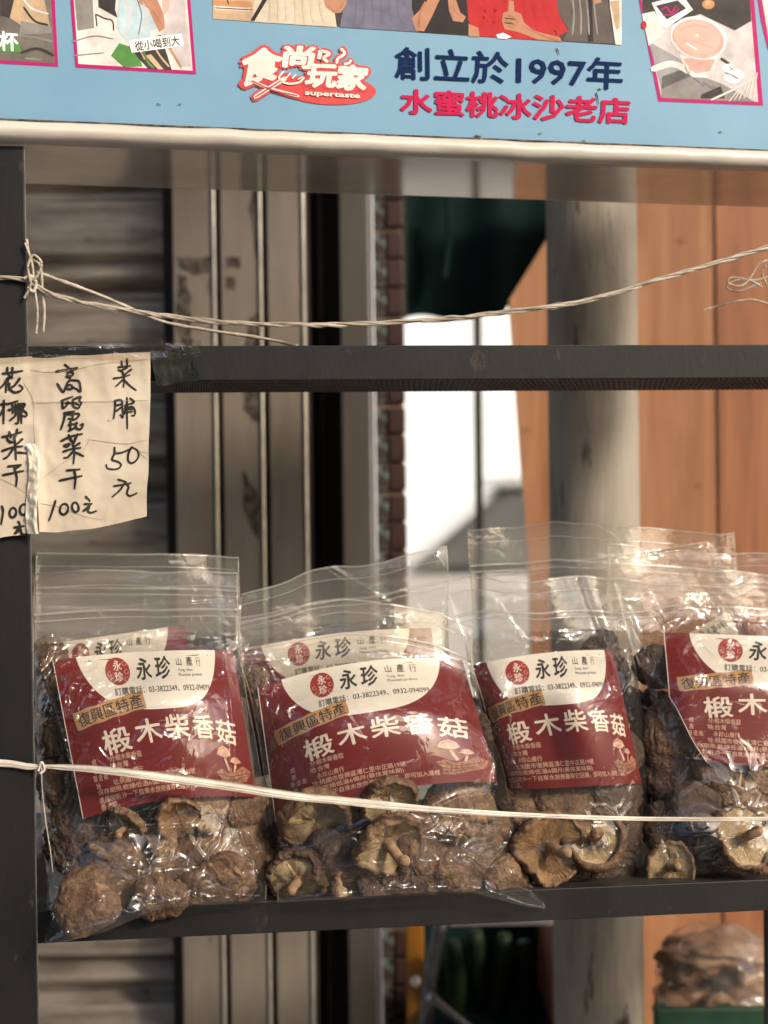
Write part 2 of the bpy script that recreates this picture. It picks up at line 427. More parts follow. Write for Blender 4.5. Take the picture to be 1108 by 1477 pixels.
# ---- roller shutter on the left, behind the rack
SY = 1.72
sh = thing('roller_shutter', 'brown metal roller shutter with horizontal ribbed slats behind the left post', 'shutter', (P(100, 700, SY)[0], SY, 0))
xa, xb = P(-330, 700, SY)[0], P(268, 700, SY)[0]
pitch = .108; zref = P(120, 292, SY)[2]
prof = []
for k in range(41):                               # one slat: flat apron, groove, rolled bead, groove
    t = k / 40
    if t < .50: d = -.006 - .006 * math.sin(math.pi * t / .50)
    elif t < .60: d = -.006 + .024 * math.sin(math.pi * (t - .50) / .10 * .5)
    elif t < .84: d = .016 - .026 * math.sin(math.pi * (t - .60) / .24) ** .7
    elif t < .93: d = .018
    else: d = .018 - .024 * (t - .93) / .07
    prof.append((t, d))
slat_me = None
for i in range(-5, 16):
    zt = zref - i * pitch
    if zt < .15: break
    if slat_me is None:
        V = []
        for x in np.linspace(xa, xb, 30):
            for t, d in prof: V.append((x, SY + .004 + d + .0012 * math.sin(x * 17) * t, zref - t * pitch))
        F = grid_faces(len(prof), 30)
        o = mesh_obj('slat', V, F, M['shutter'], sh, smooth=True); slat_me = o.data
        o.location.z += zt - zref
    else:
        o = bpy.data.objects.new('slat', slat_me); COL.objects.link(o); o.parent = sh; o.location.z = zt - zref
V, F = box_geo(xa, xb, SY + .03, SY + .05, 0, 2.6)
mesh_obj('backing', V, F, M['gap_dark'], sh)

# ---- aluminium guide rails
fr = thing('door_frame', 'three upright brushed aluminium rails with bright edges beside the shutter', 'door frame', (P(345, 700, 1.66)[0], 1.66, 0))
RY = 1.66
zT, zB = 2.7, 0.0
def vstrip(name, x0, x1, Y, depth, mat, parent, bev=.0012, z0=zB, z1=zT, yref=700):
    a = P(x0, yref, Y)[0]; b = P(x1, yref, Y)[0]
    V, F = box_geo(a, b, Y, Y + depth, z0, z1, bev)
    return mesh_obj(name, V, F, mat, parent)
for x0, x1 in ((254, 310), (323, 377), (390, 439)):
    r_ = vstrip('rail', x0, x1, RY, .03, M['rail'], fr)
    vstrip('bead', x1 + .5, x1 + 5.5, RY - .004, .034, M['bead'], r_, .0018)
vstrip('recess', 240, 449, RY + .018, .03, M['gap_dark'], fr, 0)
def residue(pts, parent):
    q = P([p[0] for p in pts], [p[1] for p in pts], RY - .0006)
    tri = poly_geo(pts)[1]
    back = q + np.array((0, .0005, 0)); n = len(q)
    F = tri + [[i, (i + 1) % n, (i + 1) % n + n, i + n] for i in range(n)]
    mesh_obj('tape_residue', np.concatenate([q, back]), F, M['residue'], parent)
def jag(p0, p1, n=7, a=2.5, s=0):
    rr = random.Random(s); o = []
    for k in range(n):
        t = k / n; o.append((p0[0] + (p1[0] - p0[0]) * t + rr.uniform(-a, a), p0[1] + (p1[1] - p0[1]) * t + rr.uniform(-a, a)))
    return o
def jagpoly(c, a=2.0, n=6, s=0):
    o = []
    for k in range(len(c)): o += jag(c[k], c[(k + 1) % len(c)], n, a, s * 31 + k)
    return o
residue(jagpoly([(255, 372), (308, 371), (308, 392), (280, 396), (262, 388)], s=1), fr)
residue(jagpoly([(255, 395), (268, 398), (276, 430), (274, 470), (278, 500), (262, 500), (255, 470)], s=2), fr)
residue(jagpoly([(325, 371), (348, 372), (345, 388), (326, 386)], s=3), fr)
residue(jagpoly([(326, 398), (338, 402), (340, 420), (328, 416)], s=4), fr)
residue(jagpoly([(364, 274), (375, 274), (375, 370), (368, 372), (366, 330), (360, 300)], 1.2, s=5), fr)
residue(jagpoly([(360, 460), (374, 450), (374, 608), (366, 606), (352, 590), (350, 520)], 2, s=6), fr)
residue(jagpoly([(350, 676), (374, 716), (374, 780), (352, 740)], 2, s=7), fr)

# dark recess between the rails and the post
rc = thing('dark_door_jamb', 'narrow dark brown door jamb between metal rails and pale post', 'door jamb', (P(468, 700, 1.78)[0], 1.78, 0))
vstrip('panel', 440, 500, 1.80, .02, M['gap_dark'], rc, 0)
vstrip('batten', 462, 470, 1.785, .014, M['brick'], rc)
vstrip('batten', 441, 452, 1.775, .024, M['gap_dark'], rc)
bp_ = thing('pale_post', 'plain beige upright post left of the brick pillar', 'post', (P(518, 700, 1.74)[0], 1.74, 0))
vstrip('panel', 494, 536, 1.74, .05, M['beige_post'], bp_, .002)
vstrip('edge_strip', 537, 541, 1.745, .045, M['mortar'], bp_, .001)

# ---- brick pillar with flaked paint
bk = thing('brick_pillar', 'dark red brick pillar with pale joints and flaked teal paint', 'pillar', (P(566, 700, 1.80)[0], 1.80, 0))
ax, bx_ = P(543, 700, 1.8)[0], P(586, 700, 1.8)[0]
V, F = box_geo(ax, bx_ - .002, 1.806, 1.86, 0, 2.6); mesh_obj('mortar', V, F, M['mortar'], bk)
mid = ax + (bx_ - ax) * .42
k = 0
z = .52
bm_cache = {}
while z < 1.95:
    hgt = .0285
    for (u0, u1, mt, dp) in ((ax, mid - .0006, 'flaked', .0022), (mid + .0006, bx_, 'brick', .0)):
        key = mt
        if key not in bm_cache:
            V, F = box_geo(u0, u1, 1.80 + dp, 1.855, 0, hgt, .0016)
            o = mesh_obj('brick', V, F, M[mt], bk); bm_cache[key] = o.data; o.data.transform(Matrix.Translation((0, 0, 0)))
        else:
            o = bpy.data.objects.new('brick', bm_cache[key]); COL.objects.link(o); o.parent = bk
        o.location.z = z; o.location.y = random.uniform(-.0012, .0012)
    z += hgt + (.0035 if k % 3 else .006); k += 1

# ---- concrete pipe
PX, PR = P(857, 700, 1.5)[0], P(922, 700, 1.5)[0] - P(857, 700, 1.5)[0]
PY = 1.5
pp = thing('concrete_pipe', 'thick round grey concrete column standing before orange plywood', 'column', (PX, PY, 0))
n = 48; V = []; zs = np.linspace(0, 2.6, 120)
for z in zs:
    for kk in range(n):
        th = 2 * math.pi * kk / n
        rr = PR * (1 + .012 * vnoise(math.cos(th) * 2, math.sin(th) * 2, z * 6, 3) + .004 * vnoise(math.cos(th) * 9, math.sin(th) * 9, z * 40, 5))
        V.append((PX + rr * math.cos(th), PY + rr * math.sin(th), z))
mesh_obj('shaft', V, grid_faces(n, len(zs), True), M['pipe'], pp, smooth=True)

# ---- plywood boards
def px_prism(name, pts, Y, th, mat, parent):
    q = P([p[0] for p in pts], [p[1] for p in pts], Y); back = q + np.array((0, th, 0)); n = len(q)
    tri = poly_geo(pts)[1]
    F = tri + [[i + n for i in t][::-1] for t in tri] + [[i, i + n, (i + 1) % n + n, (i + 1) % n] for i in range(n)]
    return mesh_obj(name, np.concatenate([q, back]), F, mat, parent)
pw = thing('plywood_board', 'tall orange plywood board leaning behind the concrete column', 'board', (P(900, 1477, 1.8)[0], 1.8, 0))
px_prism('sheet', [(792, 340), (792, 190), (1048, 150), (1052, 2900), (806, 2900), (764, 830), (735, 432)], 1.80, .018, M['ply'], pw)
pw2 = thing('plywood_sheet', 'redder plywood sheet at the far right edge overlapping the orange board', 'board', (P(1120, 1477, 1.77)[0], 1.77, 0))
px_prism('sheet', [(1030, 130), (1500, 130), (1500, 2900), (1066, 2900), (1040, 900)], 1.7970, .0028, M['ply2'], pw2)
# knots
for (x, y, r_) in ((985, 345, 7), (1010, 700, 5), (760, 620, 6)):
    V, F = poly_geo(ellipse_pts(x, y, r_, r_ * .8)); q = P(V[:, 0], V[:, 1], 1.7992)
    mesh_obj('knot', q, F, M['ply2'], pw)
# ---- dark hanging tarpaulin
tp = thing('dark_tarpaulin', 'dark green tarpaulin hanging with a slanted lower corner left of the column', 'tarpaulin', P(660, 440, 1.9))
pts = []
V = []; nu, nv = 40, 30
for j in range(nv):
    for i in range(nu):
        s, t = i / (nu - 1), j / (nv - 1)
        x = 582 + (812 - 582) * s
        low = 458 - (4 * math.sin(s * 14)) if x < 722 else 458 - (x - 722) * 1.55
        y = 150 + (low - 150) * t
        V.append(P(x, y, 1.93 + .004 * math.sin(s * 17 + t * 2) + .006 * math.sin(s * 7 + t)))
mesh_obj('sheet', V, grid_faces(nu, nv), M['tarp'], tp, smooth=True)
vstrip('hem_cord', 585, 590, 1.885, .01, M['gap_dark'], tp, z0=P(590, 460, 1.9)[2], z1=2.4)
for y in (285,):
    V, F = tube_geo(smooth_path([P(646, 285, 1.9), P(648, 340, 1.9), P(641, 400, 1.9)], 12), .004, 6); mesh_obj('cord', V, F, M['tarp'], tp)

# ---- the bright street seen through the gap
po = thing('thin_dark_pole', 'thin dark pole standing in the bright gap to the street', 'pole', (P(690, 600, 2.4)[0], 2.4, 0))
V, F = tube_geo([(P(690, 600, 2.4)[0], 2.4, z) for z in np.linspace(0, 2.6, 20)], .006, 10); mesh_obj('shaft', V, F, M['gap_dark'], po, smooth=True)
wall_m = mat_noise('sunlit_wall', (.80, .79, .74), (.88, .87, .84), .7, .8)
bld = thing('pale_shop_building', 'pale sunlit building across the street seen through the gap', 'building', (2.2, 16, 0))
V, F = box_geo(-6, 7, 16, 22, 0, 9, .02); mesh_obj('wall', V, F, wall_m, bld)
gl_m = mat_noise('shop_glass', (.48, .52, .54), (.60, .63, .64), 1, .2)
for (xx, zz) in ((2.6, 1.1), (1.6, 4.2)):
    V, F = box_geo(xx, xx + .8, 15.95, 15.99, zz, zz + 1.0, .01); w_ = mesh_obj('window', V, F, wall_m, bld)
    V, F = box_geo(xx + .06, xx + .74, 15.93, 15.948, zz + .06, zz + .94); mesh_obj('pane', V, F, gl_m, w_)
V, F = box_geo(-6, .93, 13.5, 15.5, 0, 9, .02)
tag(mesh_obj('white_house', V, F, mat_noise('bluish_wall', (.76, .79, .80), (.84, .86, .87), .7, .8)), 'bluish white sunlit house front at the left side of the gap', 'building')
car_m = mat_noise('silver_car_paint', (.42, .42, .40), (.52, .52, .50), 2, .25)
dgl = mat_noise('car_glass', (.10, .10, .095), (.15, .15, .14), 2, .1)
blk = mat_plain('tyre_rubber', (.02, .02, .02), .8)
van = thing('parked_car', 'silver grey car parked in the sunlit street beyond the gap', 'car', (.95, 8.5, 0))
def slab(prof, y0, y1, bev, nm, mat):
    bm = bmesh.new(); k = len(prof)
    vv = [[bm.verts.new((a, y, b)) for a, b in prof] for y in (y0, y1)]
    bm.faces.new(vv[0][::-1]); bm.faces.new(vv[1])
    for i in range(k): bm.faces.new((vv[0][i], vv[0][(i + 1) % k], vv[1][(i + 1) % k], vv[1][i]))
    bmesh.ops.bevel(bm, geom=bm.edges[:], offset=bev, segments=3, affect='EDGES')
    V = np.array([v.co[:] for v in bm.verts]); F = [[v.index for v in f.verts] for f in bm.faces]; bm.free()
    return mesh_obj(nm, V, F, mat, van)
slab([(-1.3, .3), (2.9, .3), (2.9, .85), (2.5, .98), (-.6, .98), (-1.25, .78)], 7.9, 9.5, .06, 'body', car_m)
slab([(.1, .99), (2.3, .99), (1.9, 1.40), (.62, 1.42)], 8.05, 9.35, .04, 'cabin', dgl)
slab([(.5, 1.415), (1.98, 1.395), (1.9, 1.45), (.62, 1.47)], 8.02, 9.38, .012, 'roof', car_m)
for x0 in (-.45, 2.1):
    V, F = tube_geo([(x0, 7.86, .33), (x0, 8.06, .33)], .33, 24); mesh_obj('wheel', V, F, blk, van)

# ---- unseen awning added over it all to keep the rack in soft shade
aw = thing('shade_awning', 'unseen grey canvas awning added to shade the market stall', 'awning', (0, 1.2, 2.62))
V = []
for j in range(20):
    for i in range(40):
        x = -3 + 3.9 * i / 39; y = .2 + 2.4 * j / 19
        V.append((x, y, 2.62 + .08 * (y) * .4 + .02 * math.sin(x * 5) * math.sin(y * 3)))
mesh_obj('canvas', V, grid_faces(40, 20), mat_noise('shade_canvas', (.25, .24, .22), (.33, .31, .28), 4, .8), aw, smooth=True)

op = thing('added_arcade', 'unseen dark arcade added behind the viewer to darken reflections', 'building', (0, -5, 0))  # unseen building added to block low sky and darken film reflections
opm = mat_noise('added_arcade_wall', (.10, .085, .07), (.17, .15, .12), 1.2, .8)
V, F = box_geo(-9, 5, -7.5, -7.2, 0, 3.4, .02); mesh_obj('wall', V, F, opm, op)
V, F = box_geo(-9, 5, -7.6, -4.6, 3.42, 3.6, .02); mesh_obj('roof', V, F, opm, op)
for xx in (-9, -5.8, -2.6, .6, 3.8): V, F = box_geo(xx, xx + .4, -5.0, -4.6, 0, 3.41, .02); mesh_obj('column', V, F, opm, op)

# ================================================================== goods below and behind on the right
def blob_geo(c, r, seed, nu=48, nv=32, amp=.34, fr_=2.6):
    V = []
    for j in range(nv):
        ph = math.pi * j / (nv - 1)
        for i in range(nu):
            th = 2 * math.pi * i / nu
            d = np.array((math.sin(ph) * math.cos(th), math.sin(ph) * math.sin(th), math.cos(ph)))
            V.append(d)
    D = np.array(V); rad = 1 + amp * fbm(D[:, 0] * fr_ + seed, D[:, 1] * fr_, D[:, 2] * fr_, seed, 4)
    return np.array(c) + D * rad[:, None] * np.array(r), grid_faces(nu, nv, True)
ginger = mat_noise('ginger_skin', (.20, .11, .06), (.34, .21, .13), 40, .6, 0, .5, 140)
crate_m = mat_noise('green_crate', (.006, .032, .016), (.013, .052, .025), 30, .5)
gc = thing('green_crate', 'green plastic crate under the brown bags at lower right', 'crate', P(1040, 1500, 1.45))
for (x0, x1, y0, y1) in ((948, 1180, 1420, 1446),):
    a = P(945, 1405, 1.42); b = P(1180, 1530, 1.42)
for k in range(4):
    zt = P(1000, 1455, 1.42)[2] - k * .032
    V, F = box_geo(P(946, 1450, 1.42)[0], P(1250, 1450, 1.42)[0], 1.42, 1.428, zt - .022, zt, .002); mesh_obj('slat', V, F, crate_m, gc)
for xx in (946, 1040, 1140, 1240):
    V, F = box_geo(P(xx, 1450, 1.42)[0], P(xx, 1450, 1.42)[0] + .012, 1.4285, 1.436, P(1000, 1455, 1.42)[2] - .14, P(1000, 1455, 1.42)[2], .001); mesh_obj('upright', V, F, crate_m, gc)
V, F = box_geo(P(946, 1450, 1.42)[0], P(1250, 1450, 1.42)[0], 1.43, 1.68, P(1000, 1455, 1.42)[2] - .14, P(1000, 1455, 1.42)[2] - .13); mesh_obj('floor', V, F, crate_m, gc)
Gl = [((1035, 1372), (80, 26), 'long knobbly brown root lying on top of the heap at lower right'),
      ((1085, 1415), (52, 38), 'rounded brown root at the right frame edge below the topmost root'),
      ((1000, 1440), (58, 40), 'fat brown root at the left end of the heap beside the column'),
      ((1060, 1465), (62, 30), 'brown root lowest in the heap at lower right'),
      ((985, 1390), (34, 26), 'small pale brown root under the left end of the topmost root')]
for k, ((x, y), (rx, ry), lab) in enumerate(Gl):
    Y = 1.50 + .02 * (k % 3); c = P(x, y, Y); s_ = Y / FPX
    V, F = blob_geo(c, (rx * s_, .03, ry * s_), 11 + k)
    tag(mesh_obj('brown_root', V, F, ginger, smooth=True), lab, 'root vegetable', 'brown roots heaped at lower right')
# clear bag over the roots
V, F = blob_geo(P(1045, 1412, 1.50), (.062, .055, .050), 31, 60, 40, .30, 3.0)
tag(mesh_obj('clear_bag', V, F, M['film_zip'], smooth=True), 'crumpled clear plastic bag over the brown roots at lower right', 'plastic bag')

# dark crate with greens under the shelf
dk = thing('dark_produce_box', 'dark box holding green vegetables below the shelf', 'box', P(705, 1500, 1.62))
a = P(607, 1400, 1.62)[0]; b = P(806, 1400, 1.62)[0]; zt = P(700, 1352, 1.78)[2]
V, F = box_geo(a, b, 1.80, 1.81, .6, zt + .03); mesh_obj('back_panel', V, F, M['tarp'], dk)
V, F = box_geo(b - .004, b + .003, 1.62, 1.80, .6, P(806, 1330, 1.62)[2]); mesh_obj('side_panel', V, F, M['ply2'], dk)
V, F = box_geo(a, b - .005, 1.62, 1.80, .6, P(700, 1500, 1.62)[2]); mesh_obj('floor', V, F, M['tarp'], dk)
cuke = mat_noise('cucumber_skin', (.004, .010, .003), (.012, .024, .007), 50, .6, spec=.25)
for k, (x, y0, y1, lab) in enumerate(((655, 1360, 1500, 'dark green cucumber standing at the left of the box'), (688, 1345, 1500, 'slimmer dark green cucumber second from the left in the box'),
                                 (722, 1350, 1470, 'lighter green cucumber with pale tip in the middle of the box'), (758, 1360, 1500, 'dark green cucumber nearest the wooden edge'))):
    Y = 1.70 + .01 * (k % 2)
    pth = smooth_path([P(x - 4, y1, Y), P(x + 3, (y0 + y1) / 2, Y), P(x - 2 + 8 * (k == 2), y0, Y - .02)], 14)
    V, F = tube_geo(pth, [.011 * math.sin(math.pi * min(1, max(.08, (i + 1) / 16))) ** .35 for i in range(14)], 12)
    tag(mesh_obj('cucumber', V, F, cuke, smooth=True), lab, 'cucumber', 'cucumbers in the dark box')
wb_ = thing('white_ledge', 'thin white ledge just under the lower shelf rail', 'ledge', P(720, 1330, 1.60))
V, F = px_box(650, 806, 1326, 1336, 1.58, .03); mesh_obj('board', V, F, M['label_white'], wb_)
yb = thing('yellow_panel', 'amber yellow plastic panel behind the pole below the shelf', 'panel', P(595, 1400, 1.72))
V, F = px_box(586, 612, 1300, 1620, 1.72, .02); mesh_obj('sheet', V, F, mat_noise('amber_plastic', (.34, .125, .015), (.46, .19, .02), 8, .35), yb)
rk = thing('metal_prop', 'grey metal prop leaning under the shelf beside the yellow panel', 'prop', P(640, 1500, 1.66))
V, F = tube_geo(smooth_path([P(636, 1330, 1.66), P(622, 1400, 1.66), P(612, 1500, 1.66)], 12), .0075, 12); mesh_obj('tube', V, F, M['steel_edge'], rk, smooth=True)
V, F = tube_geo(smooth_path([P(622, 1438, 1.64), P(660, 1470, 1.64), P(700, 1500, 1.64)], 12), .005, 12); mesh_obj('brace', V, F, M['steel_edge'], rk, smooth=True)
for (x, y) in ((600, 1416), (624, 1440)):
    V, F = blob_geo(P(x, y, 1.645), (.006, .006, .006), 2, 16, 10, .0); mesh_obj('glint_ball', V, F, M['bead'], rk, smooth=True)  # bright balls added to imitate blurred glints of light

# ================================================================== SIGN BOX
ga = np.array(P(0, 201, .965)); zb = ga[2]
d = rays(1108, 243); tt = (zb - CZ) / d[2]; gb = np.array(CAMP) + d * tt
GU = gb - ga; GU[2] = 0; GU /= np.linalg.norm(GU); GN = np.array((-GU[1], GU[0], 0))
def G(px, py, off=0.0): return onplane(px, py, ga + GN * off, GN)
def G2(px, py, off):
    p = G(px, py, 0.0); d = rays(px, py); return p + d * (np.broadcast_to(np.asarray(off, float), p.shape[:1]) / (d @ GN))[:, None]
def trG(V): return ga + V[:, :1] * GU + V[:, 1:2] * GN + V[:, 2:3] * np.array((0, 0, 1.0))
d = rays(554, 282); c_ = np.array(CAMP) + d * ((zb - CZ) / d[2]); GD = float((c_ - ga) @ GN)
L0, L1 = -.16, .70
railh = float(G(554, 196)[2] - zb)
sg = thing('sign_box', 'light blue shop sign box with printed photos and a white lower edge', 'sign', ga + GU * .25)
V, F = box_geo(L0, L1, .003, .01, railh - .002, .19, 0, trG); face = mesh_obj('face', V, F, M['sign_blue'], sg)
# white edge rail: rounded profile swept along the box
prof3 = [(.004, railh + .0005), (-.001, railh), (-.0035, railh - .002), (-.0045, railh * .6), (-.0042, railh * .4), (-.002, .0015), (.002, 0), (.012, 0), (.012, railh)]
xs = np.linspace(L0, L1, 160); V = []
for x in xs:
    for (y, z) in prof3:
        V.append((x, y + .0004 * vnoise(x * 60, z * 300, 0, 4), z + .0004 * float(vnoise(x * 45, 3.1, y * 90, 6))))
mesh_obj('edge_rail', trG(np.array(V)), grid_faces(len(prof3), len(xs)), M['sign_white'], sg, smooth=True)
V, F = box_geo(L0, L1, .0125, GD, .0008, .003, 0, trG); mesh_obj('underside', V, F, M['under'], sg)
V, F = box_geo(L0, L1, GD + .0005, GD + .004, .0012, .19, 0, trG); mesh_obj('back_panel', V, F, M['sign_white'], sg)
V, F = box_geo(L0 - .004, L0 - .0005, 0, GD + .004, 0, .19, 0, trG); mesh_obj('end_panel', V, F, M['sign_white'], sg)
V, F = box_geo(L1 + .0005, L1 + .004, 0, GD + .004, 0, .19, 0, trG); mesh_obj('end_panel', V, F, M['sign_white'], sg)

def gtext(s, quad, mat, name='lettering', bold=0.0, off=.0022, parent=None, **kw):
    V, F = text_geo(s, bold, **kw); n_ = norm_geo(V); q = bilin(quad, n_[:, 0], 1 - n_[:, 1])
    return mesh_obj(name, G2(q[:, 0], q[:, 1], off - n_[:, 2]), F, mat, parent or sg)
navy = mat_plain('navy_print', (.006, .022, .085), .6, spec=.05); pinkp = mat_plain('pink_print', (.50, .012, .075), .6, spec=.1)
o = gtext('創立於1997年', [(569, 66), (900, 84), (898, 130), (570, 114)], navy, bold=.016)
o = gtext('水蜜桃冰沙老店', [(577, 127), (910, 141), (909, 180), (577, 164)], pinkp, bold=.030)
tag(o, 'pink line of lettering'); 
# --- logo
lz = lambda p: (330 + p[0] / 4.817, 50 + p[1] / 4.817)
logo = mesh_obj('logo', G(*np.array([lz(p) for p in ellipse_pts(690, 380, 335, 105, 3, 48)]).T, .0024), [list(range(48))], mat_plain('logo_red', (.58, .018, .022), .4), sg)
lred = logo.data.materials[0]; lwh = mat_plain('logo_white', (.78, .70, .64), .4)
def lgeo(parts, off, mat, nm='print'):
    V, F = join(*parts); q = np.array([lz(p) for p in V]); return mesh_obj(nm, G2(q[:, 0], q[:, 1], off - _z(V)), F, mat, logo)
def lchar(s, quad, bold):
    V, F = text_geo(s, bold); V0, _ = text_geo(s, 0.0)
    lo, hi = V0.min(0)[:2], V0.max(0)[:2]; n_ = (V[:, :2] - lo) / (hi - lo)
    return np.column_stack([bilin(quad, n_[:, 0], 1 - n_[:, 1]), V[:, 2]]), F
chars = [('食', [(120, 95), (372, 100), (352, 300), (70, 360)]), ('尚', [(395, 78), (600, 85), (570, 235), (380, 220)]),
         ('玩', [(560, 205), (755, 215), (740, 362), (530, 360)]), ('家', [(770, 205), (975, 225), (945, 385), (750, 375)])]
st_w = [stroke_geo([(640, 110), (700, 130), (660, 160), (690, 190)], 22), stroke_geo([(780, 95), (805, 130), (760, 165), (750, 200)], 20),
        stroke_geo([(850, 175), (835, 195), (800, 205)], 18), stroke_geo([(640, 110), (625, 170)], 30)]
st_r = [stroke_geo([(640, 110), (700, 130), (660, 160), (690, 190)], 50), stroke_geo([(780, 90), (805, 130), (760, 165), (750, 205)], 48),
        stroke_geo([(855, 172), (835, 195), (795, 207)], 46)]
lgeo([lchar(s, q, .13) for s, q in chars] + st_r + [stroke_geo([(165, 445), (360, 320), (430, 280)], 62), stroke_geo([(130, 300), (260, 360), (500, 432)], 50),
     stroke_geo([(80, 330), (130, 360)], 60)], .0021, lred)
lgeo([lchar(s, q, .045) for s, q in chars] + st_w, .0018, lwh)
lgeo([stroke_geo([(178, 436), (360, 322), (400, 300)], 30), stroke_geo([(140, 308), (270, 368), (490, 428)], 22),
      stroke_geo([(350, 290), (360, 320), (420, 340), (490, 330), (525, 295)], 14), stroke_geo([(350, 290), (385, 250)], 12), stroke_geo([(400, 300), (430, 265)], 10),
      stroke_geo([(440, 305), (470, 272)], 10), stroke_geo([(480, 310), (515, 290)], 10)], .0015, lwh)
lgeo([stroke_geo([(185, 432), (360, 322)], 10), stroke_geo([(160, 318), (300, 382), (480, 424)], 8)], .0012, lred)
V, F = text_geo('supertaste', .035); n_ = norm_geo(V)
lgeo([(np.column_stack([bilin([(530, 388), (915, 412), (912, 452), (528, 428)], n_[:, 0], 1 - n_[:, 1]), n_[:, 2]]), F)], .0015, lwh)

# --- printed photographs: flat print on the face
def mp(name, c, c2=None, sc=75): return mat_noise(name, c, c2 or tuple(x * 1.7 for x in c), sc, .5, spec=.12, detail=9, lo=.3, hi=.75)
PM = dict(fold_c=mp('print_cream_fold', (.43, .37, .285)), fold_s=mp('print_slate_fold', (.11, .11, .155)), fold_r=mp('print_red_fold', (.37, .014, .018)), skin2=mp('print_skin_tone', (.32, .135, .08)), steel=mp('print_counter', (.24, .235, .245)), pinkd=mp('print_pink_tone', (.60, .30, .26)), grey=mp('print_grey', (.20, .19, .18)), dark=mp('print_dark', (.035, .03, .03), (.075, .065, .06)), tan=mp('print_tan', (.42, .30, .19)), cream=mp('print_cream', (.46, .40, .31)),
          slate=mp('print_slate', (.12, .12, .17)), black=mp('print_black', (.022, .018, .02)), red=mp('print_red', (.42, .018, .022), (.55, .03, .035)), char=mp('print_charcoal', (.085, .07, .065)),
          skin=mp('print_skin', (.42, .20, .12), (.55, .28, .18)), wood=mp('print_wood', (.42, .20, .09)), green=mp('print_green', (.07, .20, .05)), magenta=mp('print_magenta', (.45, .012, .14), (.5, .016, .16)),
          pale=mp('print_pale', (.55, .53, .50)), shirt=mp('print_shirt', (.36, .46, .50)), smoothie=mp('print_smoothie', (.72, .42, .36), (.80, .50, .43)), white=mp('print_white', (.74, .73, .72)), cup=mp('print_cup', (.46, .42, .42)),
          road=mp('print_road', (.13, .115, .10), (.22, .2, .17), 90), ink=mp('print_ink', (.03, .03, .035)))
def photo(name, lab, items):
    """items: (material, points in the picture, layer)"""
    mats = []; V = []; F = []; MI = []; n = 0
    for it in items:
        mk, geo, lay = it
        if isinstance(geo, tuple): v, f = geo
        else: v, f = poly_geo(geo)
        if mk not in mats: mats.append(mk)
        q = G2(v[:, 0], v[:, 1], .0027 - .00005 * lay - _z(v) * .5)
        V.append(q); F += [[i + n for i in t] for t in f]; MI += [mats.index(mk)] * len(f); n += len(v)
    o = mesh_obj(name, np.concatenate(V), F, [PM[m] for m in mats], sg, matidx=MI)
    tag(o, lab); return o
sk = lambda pts, w: stroke_geo(pts, w)
def tq(s, quad, bold=.02):
    V, F = text_geo(s, bold); n_ = norm_geo(V); return np.column_stack([bilin(quad, n_[:, 0], 1 - n_[:, 1]), n_[:, 2]]), F
